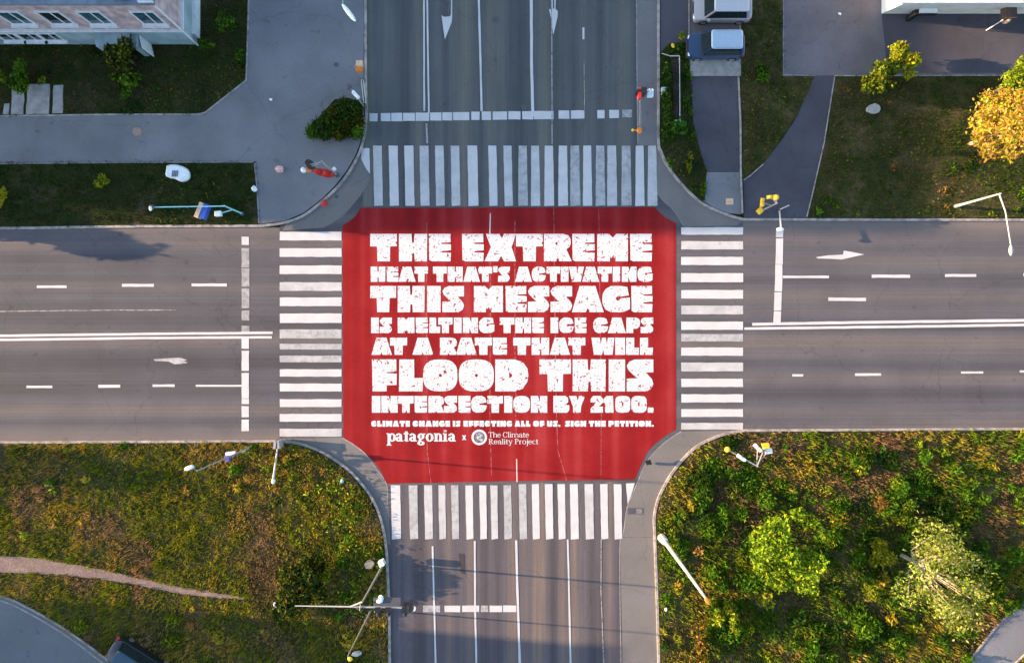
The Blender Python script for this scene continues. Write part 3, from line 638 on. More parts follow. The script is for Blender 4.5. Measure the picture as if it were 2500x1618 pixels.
def serif(ch, g):
    w = g.w
    if ch == 'p': g.st(.12, -.5, 1); g.sf(0, .14, .9); g.sf(0, .12 + w + .14, -.52); g.ring(.12 + w / 2 + .4, .5, .48, .53); return 1.1
    if ch == 'a': g.ring(.42, .29, .42, .3); g.st(.84 - w, .0, .72); g.ring(.42, .64, .42, .38, 0, 165); g.sf(.8, 1.0, 0); return 1.04
    if ch == 't': g.st(.16, .1, 1.25); g.sf(0, .62, .9); g.ring(.4, .22, .24 + w * .2, .24, 180, 330); return .68
    if ch == 'g': g.ring(.45, .62, .43, .4); g.sf(.75, 1.0, .86); g.ring(.45, -.22, .46, .27); g.q([(.12, .02), (.5, .02), (.5, .26), (.2, .26)]); return 1.04
    if ch == 'o': g.ring(.5, .5, .5, .53); return 1.04
    if ch in 'nmh':
        g.st(.1, 0, 1.45 if ch == 'h' else 1); g.sf(0, .12, 1.36 if ch == 'h' else .9); g.sf(0, w + .2, 0)
        g.ring(.55, .6, .45, .43, 0, 150); g.st(1.0 - w, 0, .62); g.sf(.92 - w, 1.08, 0)
        if ch == 'm': g.ring(1.4, .6, .45, .43, 0, 150); g.st(1.85 - w, 0, .62); g.sf(1.77 - w, 1.93, 0); return 1.98
        return 1.12
    if ch == 'i': g.st(.12, 0, 1); g.sf(0, .14, .9); g.sf(0, w + .24, 0); g.ring(.12 + w / 2, 1.3, max(.13, w / 2 + .03), .14); return w + .3
    if ch == 'l': g.st(.12, 0, 1.45); g.sf(0, .14, 1.36); g.sf(0, w + .24, 0); return w + .3
    if ch == 'e': g.ring(.46, .5, .46, .52, 8, 325); g.sf(.1, .86, .48, .1); return .98
    if ch == 'r': g.st(.12, 0, 1); g.sf(0, .14, .9); g.sf(0, w + .3, 0); g.ring(.62, .55, .42, .46, 60, 150); return .82
    if ch == 'c': g.ring(.46, .5, .46, .52, 40, 320); return .92
    if ch == 'y': g.q([(.05, 1), (.05 + w, 1), (.52 + w / 2, .1), (.45, .0)]); g.q([(.85, 1), (.95, 1), (.5, -.35), (.38, -.35)]); g.sf(-.02, .36, .94); g.sf(.68, 1.06, .94); g.ring(.28, -.35, .16, .13); return 1.06
    if ch == 'j': g.st(.2, -.3, 1); g.sf(.05, .24, .9); g.ring(.06, -.3, .14 + w, .2, 250, 360); g.ring(.2 + w / 2, 1.3, .13, .14); return .5
    if ch == 'T': g.st(.55 - w / 2, 0, 1.4); g.sf(0, 1.1, 1.34); g.sf(.3, .8, 0); g.q([(0, 1.1), (.08, 1.1), (.08, 1.36), (0, 1.36)]); g.q([(1.02, 1.1), (1.1, 1.1), (1.1, 1.36), (1.02, 1.36)]); return 1.16
    if ch == 'C': g.ring(.6, .7, .6, .73, 35, 325); g.q([(1.03, 1.0), (1.12, 1.0), (1.12, 1.42), (1.03, 1.42)]); return 1.25
    if ch in 'RP':
        g.st(.14, 0, 1.4); g.sf(0, .5, 0); g.sf(0, .55, 1.32); g.ring(.5, 1.03, .48, .39, -90, 90); g.sf(.2, .55, .64)
        if ch == 'R': g.q([(.5, .66), (.5 + w, .66), (1.15, 0), (1.15 - w, 0)]); g.sf(1.0, 1.28, 0); return 1.32
        return 1.08
    return .5
def serif_text(s, x0, x1, base, u, w, label):
    wid = []
    tmp = MB()
    for ch in s: wid.append(serif(ch, Ser(tmp, 0, 0, 1, w)) if ch != ' ' else .5)
    k = (x1 - x0) / sum(wid); m = MB(); x = x0
    for ch, a in zip(s, wid):
        if ch != ' ':
            n0 = len(m.v); serif(ch, Ser(m, 0, 0, u, w))
            ox, oy = xy(0, 0)
            for i in range(n0, len(m.v)):
                v = m.v[i]; gx = (v[0] - ox) * PPM * (k / u); gy = (oy - v[1]) * PPM
                p = xy(x + gx, base + gy); m.v[i] = (p[0], p[1], v[2])
        x += a * k
    o = m.build('wordmark', WHT, MUR); o['label'] = label
WHT = simple('plain white road paint', (0.57, 0.565, 0.56), 0.7, var=0.02)
serif_text('patagonia', 944, 1114, 1077, 19.5, .34, 'bold lowercase serif word in white at the lower left of the painting')
serif_text('The Climate', 1193, 1292, 1067, 9.0, .19, 'upper line of fine white serif lettering beside the ring emblem')
serif_text('Reality Project', 1193, 1315, 1083.5, 9.0, .19, 'lower line of fine white serif lettering beside the ring emblem')
m = MB()
for a in ([(1128, 1062), (1132, 1062), (1138.5, 1073.5), (1134.5, 1073.5)],): m.poly(PX(a), 0.0125)
m.poly(PX([(1134.5, 1062), (1138, 1062), (1132, 1073.5), (1128, 1073.5)]), 0.0135)
m.build('small_cross', WHT, MUR)
ringm = MB(); n = 32
A = [xy(1170 + 19 * math.cos(2 * math.pi * i / n), 1067 + 19 * math.sin(2 * math.pi * i / n)) for i in range(n)]
B = [xy(1170 + 13.6 * math.cos(2 * math.pi * i / n), 1067 + 13.6 * math.sin(2 * math.pi * i / n)) for i in range(n)]
ringm.add([(p[0], p[1], 0.0125) for p in A + B], [(i, (i + 1) % n, n + (i + 1) % n, n + i) for i in range(n)])
rg = ringm.build('ring_emblem', WHT, MUR)
gm, t_, b_ = new_mat('swirled globe paint')
t_.links.new(ramp(t_, noise(t_, pos(t_), 5.5, 4, .6), [(0.42, (0.07, 0.1, 0.12)), (0.5, (0.2, 0.24, 0.26)), (0.6, (0.5, 0.52, 0.52))]), b_.inputs['Base Color']); b_.inputs['Roughness'].default_value = .7
MB().poly(PX([(1170 + 11.4 * math.cos(.2618 * i), 1067 + 11.4 * math.sin(.2618 * i)) for i in range(24)]), 0.0125).build('globe', gm, rg)
# old lane lines showing through the red paint
M['pinkline'] = paint('paint ghost line', (0.4, 0.1, 0.1), (0.26, 0.015, 0.017), .6, 4, .46)
M['whiteline'] = paint('white ghost line', (0.72, 0.55, 0.5), (0.26, 0.015, 0.017), .6, 4, .32)
for pts, w, mt in (([(1197, 521), (1196, 570)], 2.6, 'whiteline'), ([(1042, 545), (1041, 640), (1043, 1100), (1052, 1178)], 2.0, 'pinkline'), ([(1197, 640), (1197, 780), (1196, 1020), (1200, 1160)], 2.0, 'pinkline'), ([(1257, 540), (1257, 820), (1260, 1010)], 2.4, 'pinkline'), ([(1261, 1120), (1262, 1176)], 2.4, 'whiteline'), ([(1259, 1010), (1261, 1085)], 2.2, 'pinkline'), ([(1352, 506), (1354, 700), (1358, 1000), (1362, 1100), (1384, 1174)], 2.0, 'pinkline'), ([(1462, 510), (1468, 1000), (1467, 1170)], 1.6, 'pinkline')):
    line(pts, w, None, mt, 0.009, 'ghost_line').parent = MUR
    o = COL.objects[-1]; o.data.transform(__import__('mathutils').Matrix.Translation(-MUR.location))
    for k in ('label', 'category'):
        if k in o: del o[k]

# ------------------------------------------------------------ vegetation
def fastmesh(name, V, F, C, mat, parent=None):
    me = bpy.data.meshes.new(name); nv, nf, k = len(V), len(F), F.shape[1]
    me.vertices.add(nv); me.vertices.foreach_set('co', V.astype(np.float32).ravel())
    me.loops.add(nf * k); me.loops.foreach_set('vertex_index', F.astype(np.int32).ravel())
    me.polygons.add(nf); me.polygons.foreach_set('loop_start', np.arange(0, nf * k, k, dtype=np.int32))
    at = me.color_attributes.new('Col', 'FLOAT_COLOR', 'POINT')
    at.data.foreach_set('color', np.c_[C, np.ones(len(C))].astype(np.float32).ravel())
    me.update(calc_edges=True)
    return link(name, me, mat, parent)
_g = np.random.default_rng(5).random((64, 64))
def vnoise(x, y, s):
    x = np.asarray(x) * s + 100; y = np.asarray(y) * s + 100
    xi, yi = np.floor(x).astype(int), np.floor(y).astype(int); fx, fy = x - xi, y - yi
    fx = fx * fx * (3 - 2 * fx); fy = fy * fy * (3 - 2 * fy)
    G = lambda a, b: _g[a % 64, b % 64]
    return (G(xi, yi) * (1 - fx) + G(xi + 1, yi) * fx) * (1 - fy) + (G(xi, yi + 1) * (1 - fx) + G(xi + 1, yi + 1) * fx) * fy
def fbm(x, y, s): return (vnoise(x, y, s) * .5 + vnoise(x, y, s * 2.1) * .3 + vnoise(x, y, s * 4.3) * .2)
def inside(px, py, poly):
    r = np.zeros(len(px), bool); n = len(poly)
    for i in range(n):
        x1, y1 = poly[i]; x2, y2 = poly[(i + 1) % n]
        if y1 == y2: continue
        c = ((y1 > py) != (y2 > py)) & (px < (x2 - x1) * (py - y1) / (y2 - y1) + x1); r ^= c
    return r
def quads(P, size, elong=1.2, up=0.3):
    """leaf-shaped quads with random orientation at points P"""
    n = len(P)
    nrm = rng.normal(size=(n, 3)); nrm[:, 2] += up * 2; nrm /= np.linalg.norm(nrm, axis=1)[:, None]
    a = rng.normal(size=(n, 3)); a -= (a * nrm).sum(1)[:, None] * nrm; a /= np.linalg.norm(a, axis=1)[:, None]
    b = np.cross(nrm, a); s = (size * rng.uniform(.6, 1.4, n))[:, None]
    V = np.stack([P - a * s * elong, P - b * s * .55 + nrm * s * .15, P + a * s * elong, P + b * s * .55 + nrm * s * .15], 1).reshape(-1, 3)
    return V, np.arange(4 * n).reshape(n, 4)
def pick(cols, n, jitter=.18, w=None):
    c = np.array(cols)[rng.choice(len(cols), n, p=w)]
    return c * rng.uniform(1 - jitter, 1 + jitter, (n, 1)) * rng.uniform(.93, 1.07, (n, 3))
def crown(center, rad, n, size, cols, lobes=9, shell=.75, gap=.35, holes=()):
    """foliage: leaves on the shells of many uneven lobes"""
    c = np.array(center); rad = np.array(rad)
    L = rng.normal(size=(lobes, 3)); L /= np.linalg.norm(L, axis=1)[:, None]; L[:, 2] = L[:, 2] * .8 + .15
    L *= rng.uniform(.4, .92, (lobes, 1)); L[0] *= .2
    lr = rng.uniform(.14, .36, lobes); lr[0] = .36
    if lobes == 1: L[0] = 0; lr[0] = .92
    tone = rng.uniform(.62, 1.3, lobes)
    k = rng.choice(lobes, n, p=lr ** 2 / (lr ** 2).sum())
    d = rng.normal(size=(n, 3)); d /= np.linalg.norm(d, axis=1)[:, None]
    r = lr[k] * rng.uniform(shell, 1.1, n) * (1 + .55 * rng.random(n) ** 4)
    q = L[k] + d * r[:, None]
    f = np.sin(q[:, 0] * 9 + 1.3) * np.sin(q[:, 1] * 8 + .7) * np.sin(q[:, 2] * 7 + 2)
    keep = f > -1 + gap * rng.uniform(0, 2.2, n)
    for ux, uy, ur in holes: keep &= ~((np.hypot(q[:, 0] - ux, q[:, 1] - uy) < ur * rng.uniform(.75, 1.15, n)) & (q[:, 2] > -.45))
    q = q[keep]; k = k[keep]
    P = c + q * rad
    P[:, 2] = np.maximum(P[:, 2], .16)
    V, F = quads(P, size)
    C = pick(cols, len(P)) * tone[k][:, None]
    return V, F, np.repeat(C, 4, 0), L, lr
def plant(name, px, py, rpx, h, cols, label, cat, n=1500, size=.12, lobes=9, ry=None, trunk=True, bark='bark', group=None, gap=.35, limbs=5, holes=None):
    """crown centre given where it is seen; trunk drops straight to the ground"""
    zc = h * .58; c = W(px, py, zc); rx = rpx / PPM * (H - zc) / H; ryy = (ry or rpx) / PPM * (H - zc) / H
    root = thing(name, (c.x, c.y, .12), label, cat, group)
    if holes is None: holes = [(rng.uniform(-.1, .6), rng.uniform(-.5, .5), rng.uniform(.12, .22)) for _ in range(3)] if n > 3000 else []
    V, F, C, L, lr = crown((c.x, c.y, zc), (rx * 1.1, ryy * 1.1, h * .42), n, size, cols, lobes, gap=gap, holes=holes)
    V = V - np.array([c.x, c.y, .12]); V[:, 2] = np.maximum(V[:, 2], .02)
    fastmesh('crown', V, F, C, M['leaf'], root)
    if trunk:
        m = MB(); r0 = .022 * h ** .9 + .018
        m.path([(c.x, c.y, .1), (c.x + .05, c.y, h * .25), (c.x - .04, c.y + .05, h * .5), (c.x, c.y, h * .8)], [r0, r0 * .8, r0 * .55, r0 * .15])
        for i in range(1, min(limbs + 1, lobes)):
            e = Vector((c.x + L[i][0] * rx * 1.1, c.y + L[i][1] * ryy * 1.1, zc + L[i][2] * h * .42))
            s = Vector((c.x, c.y, h * (.22 + .06 * (i % 4)))); mid = (s + e) / 2 + Vector((0, 0, -.08 * h))
            m.path([s, mid, e], [r0 * .38, r0 * .24, r0 * .08], 6)
        m.build('trunk' if h > 2.2 else 'stem', M[bark], root)
    return root
LIME = [(.2, .27, .012), (.13, .21, .012), (.28, .29, .02), (.06, .12, .008)]
GREEN = [(.06, .13, .008), (.04, .09, .008), (.1, .17, .01), (.02, .05, .005)]
DARK = [(.022, .05, .008), (.03, .065, .009), (.05, .085, .01), (.012, .028, .005)]
OLIVE = [(.1, .1, .008), (.05, .06, .006), (.16, .15, .01), (.025, .035, .005)]
OCHRE = [(.55, .27, .045), (.42, .2, .03), (.62, .34, .1), (.28, .22, .02)]
PALE = [(.3, .34, .05), (.2, .27, .025), (.44, .4, .13), (.1, .16, .015)]
YEL = [(.34, .3, .012), (.22, .24, .012), (.45, .36, .02), (.12, .16, .01)]
plant('broadleaf_tree', 1913, 1350, 74, 5.4, [(.2, .3, .012), (.12, .22, .01), (.3, .34, .02), (.05, .12, .006)], 'lush lime green tree in the weedy ground south-east of the junction', 'tree', 10000, .1, 30, 94, gap=.2, holes=[(.3, .5, .34), (.45, .1, .3), (.8, .35, .24), (.1, .8, .2), (-.1, -.45, .12)])
plant('pale_tree', 2290, 1405, 92, 7.2, PALE, 'pale straw-green open tree with bare branches near the lower right corner', 'tree', 9000, .085, 34, 108, bark='bark_pale', gap=.55, limbs=26, holes=[(-.15, -.05, .26), (.2, -.25, .2), (-.75, .6, .35), (.35, .35, .12), (.8, .75, .3), (-.3, -.75, .15)])
plant('ochre_tree', 2466, 312, 88, 6.6, OCHRE + [(.3, .3, .015), (.2, .26, .012)], 'sunlit orange-ochre tree at the right edge above the east road', 'tree', 12000, .095, 30, 96, bark='bark_pale', gap=.45, limbs=10, holes=[(0, -.45, .2), (-.75, .7, .3), (.3, -.1, .14)])
plant('broadleaf_tree', 2495, 190, 62, 5.0, LIME, 'green tree behind the ochre tree at the right edge', 'tree', 5000, .11, 16, 50)
plant('bush', 2203, 156, 46, 2.9, YEL + LIME[:1], 'yellow-tipped right half of the bush pair at the courtyard edge', 'bush', 2900, .1, 12, 38, gap=.1)
plant('bush', 2145, 192, 38, 2.8, LIME + OLIVE, 'greener left half of the bush pair at the courtyard edge', 'bush', 2300, .1, 12, 40, gap=.1)
plant('broadleaf_tree', 732, 1420, 62, 2.3, OLIVE + DARK, 'dark olive tree on the weedy lawn left of the south arm', 'tree', 6500, .11, 20, 64)
plant('bush', 690, 1495, 30, 1.8, DARK, 'low dark bush just below the dark olive tree', 'bush', 1000, .1, 7, 34)
plant('bush', 2150, 1350, 34, 2.2, YEL, 'yellow-green bush left of the pale tree', 'bush', 1300, .11, 7, 36)
plant('bush', 2425, 1385, 36, 2.2, GREEN, 'green bush right of the pale tree, the upper one', 'bush', 1100, .11, 7, 40)
plant('bush', 2440, 1462, 30, 1.8, GREEN + LIME[:1], 'green bush right of the pale tree, the lower one by the corner road', 'bush', 900, .1, 7, 34)
plant('bush', 2240, 1305, 40, 2.0, GREEN + LIME[:2], 'leafy green bush just above the pale tree', 'bush', 1300, .11, 8, 30)
plant('bush', 1785, 1500, 34, 1.7, LIME + YEL[:1], 'bright bush with yellow shoots below the tall leaning-looking lamp post', 'bush', 1100, .1, 7, 52)
plant('bush', 1710, 1580, 30, 1.4, OCHRE[:2] + OLIVE, 'rust brown dry bush at the bottom beside the south arm', 'bush', 800, .09, 7, 50)
plant('climbing_shrub', 298, 135, 40, 2.6, OLIVE + DARK, 'tall olive shrub growing against the pink house door', 'shrub', 1700, .11, 9, 46)
plant('bush', 305, 195, 34, 1.4, GREEN + LIME[:1], 'bright tipped bush below the shrub at the pink house', 'bush', 1100, .1, 8, 20)
plant('bush', 45, 180, 34, 1.8, GREEN + LIME[1:2], 'green bush above the concrete slabs', 'bush', 1200, .1, 8, 36)
plant('bush', 99, 196, 11, .8, LIME, 'tiny lime bush above the widest concrete slab', 'bush', 250, .07, 4)
plant('bush', 2, 190, 12, 1.0, LIME, 'lime bush cut by the left edge beside the slabs', 'bush', 300, .08, 4, 26)
plant('bush', 555, 60, 30, 1.6, GREEN, 'loose green bush between the pink house and the wide pavement', 'bush', 700, .09, 7, 36, gap=.6)
plant('bush', 505, 108, 24, 1.2, GREEN, 'low bush at the corner of the pink house', 'bush', 600, .09, 6, 22, gap=.5)
plant('bush', 243, 446, 22, 1.0, YEL + LIME, 'small yellow-green bush in the dark west lawn', 'bush', 520, .08, 6, 18)
plant('bush', 2, 480, 12, 1.2, YEL, 'yellow bush cut by the left edge in the west lawn', 'bush', 350, .08, 5, 34)
plant('bush', 1860, 184, 20, 1.1, GREEN + [(.05, .14, .015)], 'round bright green bush on the verge by the courtyard', 'bush', 700, .09, 6, 24)
plant('bush', 1665, 90, 13, .9, LIME, 'small round lime shrub left of the blue car', 'shrub', 400, .08, 4, 10)
plant('bush', 1662, 312, 26, 1.0, [(.05, .16, .015), (.08, .2, .02), (.03, .09, .01)], 'large-leaved bright green plant at the end of the planting bed', 'plant', 420, .13, 7, 20)
plant('bush', 1627, 235, 14, .9, GREEN, 'green plant beside the pale crate in the bed', 'plant', 350, .09, 5, 26)
plant('bush', 1627, 178, 16, 1.0, GREEN + DARK, 'dark green plant at the head of the planting bed', 'plant', 500, .09, 5, 34)
plant('bush', 1626, 300, 16, .8, DARK + GREEN, 'low dark plants along the bed kerb', 'plant', 500, .08, 6, 34)
plant('bush', 1680, 395, 14, .8, OLIVE + LIME[:1], 'thin olive bush beside the lower driveway', 'bush', 350, .08, 5, 28)
k = 0
for px, py, r, cc in ((842, 258, 15, GREEN), (868, 262, 15, DARK), (822, 276, 18, OLIVE), (800, 292, 15, GREEN), (848, 290, 19, DARK), (872, 296, 15, OLIVE), (815, 312, 16, GREEN), (850, 318, 17, OLIVE), (778, 310, 15, DARK), (764, 323, 13, GREEN), (793, 325, 15, DARK), (872, 322, 12, GREEN), (826, 330, 10, OLIVE)):
    plant('round_shrub', px, py, r * 1.05, 1.1, [tuple(v * (.7 + .6 * ((k * 5) % 7) / 7) for v in c_) for c_ in cc], ['shrub at the top tip of the triangular bed', 'dark shrub in the top right corner of the triangular bed', 'olive shrub in the upper middle of the triangular bed', 'green shrub on the slanting edge of the triangular bed', 'largest dark shrub in the centre of the triangular bed', 'olive shrub at the kerb side of the triangular bed', 'green shrub left of centre low in the triangular bed', 'olive shrub right of centre low in the triangular bed', 'dark shrub near the left tip of the triangular bed', 'leftmost shrub at the tip of the triangular bed', 'dark shrub on the bottom edge of the triangular bed', 'small green shrub in the bottom right corner of the triangular bed', 'smallest olive shrub on the bottom edge of the triangular bed'][k], 'shrub', 620, .07, 1, group='shrubs in the triangular bed', gap=.1); k += 1

ROADSW = [((v[0]) * PPM + 1250, 809 - v[1] * PPM) for v in SWR] + [(520, YS), (-500, YS)]
TRPX = [(v[0] * PPM + 1250, 809 - v[1] * PPM) for v in TR]
SLABS = [(28, 208), (158, 208), (158, 283), (10, 283), (10, 255), (28, 250)]
HOUSE = [(-900, -900), (486, -900), (486, 112), (-900, 114)]
def scatter(polys, dens, ex=(), box=(-160, -160, 2660, 1780)):
    P = []
    for poly in polys:
        xs = [max(box[0], min(box[2], p[0])) for p in poly]; ys = [max(box[1], min(box[3], p[1])) for p in poly]
        x0, x1, y0, y1 = min(xs), max(xs), min(ys), max(ys)
        n = int((x1 - x0) * (y1 - y0) / PPM ** 2 * dens)
        a = rng.uniform(x0, x1, n); b = rng.uniform(y0, y1, n)
        k = inside(a, b, poly)
        for e in ex: k &= ~inside(a, b, e)
        P.append(np.c_[a[k], b[k]])
    P = np.concatenate(P); return (P[:, 0] - 1250) / PPM, (809 - P[:, 1]) / PPM
def blades(x, y, length, width, lean, cols, per=4, z=.12):
    n = len(x) * per
    bx = np.repeat(x, per) + rng.normal(0, .07, n); by = np.repeat(y, per) + rng.normal(0, .07, n)
    a = rng.uniform(0, 2 * np.pi, n); L = np.repeat(length, per) * rng.uniform(.5, 1.2, n)
    ln = rng.uniform(.2, 1, n) * lean; w = width * rng.uniform(.6, 1.4, n); p = a + np.pi / 2 + rng.normal(0, .5, n)
    V = np.empty((n, 3, 3)); C = np.repeat(np.repeat(cols, per, 0) * rng.uniform(.75, 1.25, (n, 1)), 3, 0)
    V[:, 0] = np.c_[bx - np.cos(p) * w, by - np.sin(p) * w, np.full(n, z)]
    V[:, 1] = np.c_[bx + np.cos(p) * w, by + np.sin(p) * w, np.full(n, z)]
    V[:, 2] = np.c_[bx + np.cos(a) * L * ln, by + np.sin(a) * L * ln, z + L * np.sqrt(1 - (ln * .8) ** 2)]
    return V.reshape(-1, 3), np.arange(3 * n).reshape(n, 3), C
def grass_cols(x, y, A, B, Cc, seed):
    f = fbm(x + seed, y, .28); g2 = vnoise(x, y + seed, 1.1)
    n = len(x); c = pick(A, n)
    m = (f + (g2 - .5) * .35 + rng.normal(0, .07, n)) > .53; c[m] = pick(B, m.sum())
    m = (vnoise(x + 9, y - seed, .5) + rng.normal(0, .1, n)) > .74; c[m] = pick(Cc, m.sum())
    return c
G_A = [(.24, .25, .012), (.17, .21, .01), (.33, .28, .015)]; G_B = [(.44, .29, .04), (.34, .26, .02), (.55, .34, .07)]; G_C = [(.28, .17, .08), (.38, .23, .11)]
parts = []
x, y = scatter([LAWN_SW], 48, [ROADSW, TRPX]); c = grass_cols(x, y, G_A, G_B, G_C, 3); parts.append(blades(x, y, np.full(len(x), .3) * (.3 + 1.3 * vnoise(x, y, 1.6) * (.4 + fbm(x, y, .5))), .02, .7, c, 4))
x, y = scatter([LAWN_SE], 30, [SER + SER2]); c = grass_cols(x, y, [(.1, .19, .008), (.06, .13, .006), (.2, .24, .012)], [(.3, .26, .02), (.22, .22, .015), (.36, .24, .04)], [(.24, .14, .07)], 40); parts.append(blades(x, y, np.full(len(x), .36) * (.25 + 1.4 * vnoise(x, y, 1.6) * (.4 + fbm(x, y, .5))), .026, .7, c, 4))
x, y = scatter([LAWN_NE, VERGE], 30); c = grass_cols(x, y, [(.06, .1, .008), (.035, .07, .007)], [(.13, .1, .025), (.08, .08, .015)], [(.17, .11, .06)], 80); parts.append(blades(x, y, np.full(len(x), .17) * (.5 + fbm(x, y, .6)), .02, .8, c, 4))
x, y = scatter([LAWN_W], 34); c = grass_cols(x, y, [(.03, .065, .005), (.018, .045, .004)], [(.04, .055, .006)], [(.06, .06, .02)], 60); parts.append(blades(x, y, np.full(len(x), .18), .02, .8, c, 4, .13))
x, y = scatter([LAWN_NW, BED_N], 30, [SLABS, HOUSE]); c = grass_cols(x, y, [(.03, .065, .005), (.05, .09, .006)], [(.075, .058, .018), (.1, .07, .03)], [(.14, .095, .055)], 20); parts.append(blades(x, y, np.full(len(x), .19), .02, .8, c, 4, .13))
o0 = 0; VV, FF, CC_ = [], [], []
for V, F, C in parts: VV.append(V); FF.append(F + o0); CC_.append(C); o0 += len(V)
o = fastmesh('grass', np.concatenate(VV), np.concatenate(FF), np.concatenate(CC_), M['grass']); tag(o, 'short and tall dry grass covering the lawns', 'grass', kind='stuff')
# leafy weeds and low undergrowth
parts = []
WEED = {'g': [(.06, .14, .006), (.04, .1, .006), (.1, .18, .01)], 'l': [(.2, .26, .012), (.14, .2, .01), (.28, .28, .02)], 'y': [(.38, .3, .02), (.28, .24, .02), (.45, .3, .03)], 'o': [(.3, .16, .04), (.2, .12, .03)], 'd': [(.02, .05, .005), (.03, .07, .006)]}
def mounds(poly, dens, pal, probs, rmin, rmax, hmax, ex=(), per=90, size=.075):
    mx, my = scatter([poly], dens, ex)
    out = []
    for cx, cy in zip(mx, my):
        r_ = rng.uniform(rmin, rmax) * (.6 + .8 * vnoise(cx, cy, .4)); h_ = hmax * rng.uniform(.25, 1) * (.4 + vnoise(cx, cy, .7)); n = int(per * (r_ / .4) ** 1.7)
        d = rng.normal(size=(n, 3)); d /= np.linalg.norm(d, axis=1)[:, None]; d[:, 2] = np.abs(d[:, 2])
        q = d * rng.uniform(.45, 1.15, (n, 1)) * np.array([r_ * rng.uniform(.7, 1.2), r_ * rng.uniform(.7, 1.2), h_]) + np.array([cx, cy, .12])
        kk = inside(q[:, 0] * PPM + 1250, 809 - q[:, 1] * PPM, poly)
        for e in ex: kk &= ~inside(q[:, 0] * PPM + 1250, 809 - q[:, 1] * PPM, e)
        q = q[kk]; n = len(q)
        if n < 3: continue
        V, F = quads(q, size * rng.uniform(.7, 1.35), rng.uniform(1.1, 2.2), .35)
        C = pick(WEED[pal[rng.choice(len(pal), p=probs)]], n) * rng.uniform(.75, 1.25)
        out.append((V, F, np.repeat(C, 4, 0)))
    return out
parts += mounds(LAWN_SE, .42, 'glyod', [.55, .25, .06, .03, .11], .25, .7, .75, [SER + SER2])
parts += mounds([(1700, 1130), (2300, 1090), (2420, 1300), (2380, 1560), (2000, 1600), (1720, 1560), (1690, 1300)], .5, 'gld', [.5, .1, .4], .35, .8, .95, [SER + SER2])
parts += mounds(LAWN_SW, .16, 'glyo', [.35, .3, .2, .15], .2, .5, .45, [ROADSW, TRPX], 60)
parts += mounds([(540, 1085), (690, 1085), (800, 1120), (880, 1190), (940, 1330), (945, 1500), (860, 1500), (700, 1330), (560, 1200)], .6, 'glyo', [.35, .35, .18, .12], .2, .5, .6, (), 70)
parts += mounds(LAWN_NE, .12, 'god', [.5, .15, .35], .2, .5, .3, (), 50)
parts += mounds([(1990, 480), (2450, 500), (2500, 380), (2500, 530), (1975, 530)], .5, 'glo', [.6, .2, .2], .2, .5, .35, (), 50)
parts += mounds(LAWN_NW, .2, 'gd', [.55, .45], .2, .5, .4, [SLABS, HOUSE], 50)
parts += mounds(BED_N, 1.4, 'gd', [.6, .4], .2, .4, .5, [[(1636, 142), (1656, 142), (1656, 290), (1640, 290)]], 70)
x, y = scatter([[(540, 1085), (690, 1085), (800, 1120), (880, 1190), (940, 1330), (945, 1500), (860, 1500), (700, 1330), (560, 1200)]], 55); f = fbm(x, y, .35); k = f + rng.normal(0, .06, len(x)) > .48; x, y = x[k], y[k]
z = .15 + rng.uniform(0, .55, len(x)); V, F = quads(np.c_[x, y, z], .075, 1.2, .5); C = pick(LIME + YEL + GREEN, len(x)); parts.append((V, F, np.repeat(C, 4, 0)))
x, y = scatter([LAWN_SW, LAWN_NE, LAWN_W, LAWN_NW, BED_N, VERGE], 12, [ROADSW, TRPX, SLABS, HOUSE]); f = fbm(x, y, .3); k = f > .55; x, y = x[k], y[k]
z = .15 + rng.uniform(0, .3, len(x)); V, F = quads(np.c_[x, y, z], .065, 1.2, .5); C = pick(GREEN + OLIVE, len(x)); parts.append((V, F, np.repeat(C, 4, 0)))
o0 = 0; VV, FF, CC_ = [], [], []
for V, F, C in parts: VV.append(V); FF.append(F + o0); CC_.append(C); o0 += len(V)
o = fastmesh('undergrowth', np.concatenate(VV), np.concatenate(FF), np.concatenate(CC_), M['leaf']); tag(o, 'leafy weeds and low undergrowth over the grass', 'undergrowth', kind='stuff')

# ------------------------------------------------------------ houses
M['pink'] = simple('weathered pink render', (0.41, 0.31, 0.31), 0.9, var=0.38, scale=1.6)
M['bluegrey'] = simple('pale blue-grey render', (0.25, 0.33, 0.36), 0.9, var=0.2, scale=1.2)
M['roofblue'] = simple('blue-grey sheet roof', (0.11, 0.15, 0.2), 0.7, var=0.25, scale=1.5)
M['trim'] = simple('whitish trim', (0.6, 0.62, 0.64), 0.8, var=0.12, scale=3)
M['brownroof'] = simple('brown tarred roof', (0.09, 0.055, 0.045), 0.85, var=0.45, scale=1.2)
M['cream'] = simple('whitewashed wall', (0.72, 0.70, 0.66), 0.85, var=0.12, scale=1.2)
M['teal'] = simple('teal glazing', (0.03, 0.075, 0.095), 0.12, var=0.6, scale=3)
hx = W(484, 0).x; hy = W(0, 111).y; HW_, HN = hx - 26, hy + 13; ZL, ZT = 2.4, 5.9
hs = thing('house', (hx - 13, hy, 0), 'two-storey house with pink upper wall, blue-grey lower wall and dark roof, top left', 'house')
MB().box(((hx + HW_) / 2, (hy + HN) / 2, ZL / 2), (hx - HW_, HN - hy, ZL)).build('lower_wall', M['bluegrey'], hs)
MB().box(((hx + HW_) / 2, (hy + HN) / 2 , (ZL + ZT) / 2 + .02), (hx - HW_ - .02, HN - hy - .02, ZT - ZL - .04)).build('upper_wall', M['pink'], hs)
MB().box(((hx + HW_) / 2, hy - .05, ZL), (hx - HW_ + .2, .16, .14)).box((hx + .05, (hy + HN) / 2, ZL), (.16, HN - hy, .14)).build('string_course', M['trim'], hs)
MB().box((hx + .10, (hy + HN) / 2 + .2, .45), (.2, HN - hy - .4, .9)).build('plinth', M['trim'], hs)
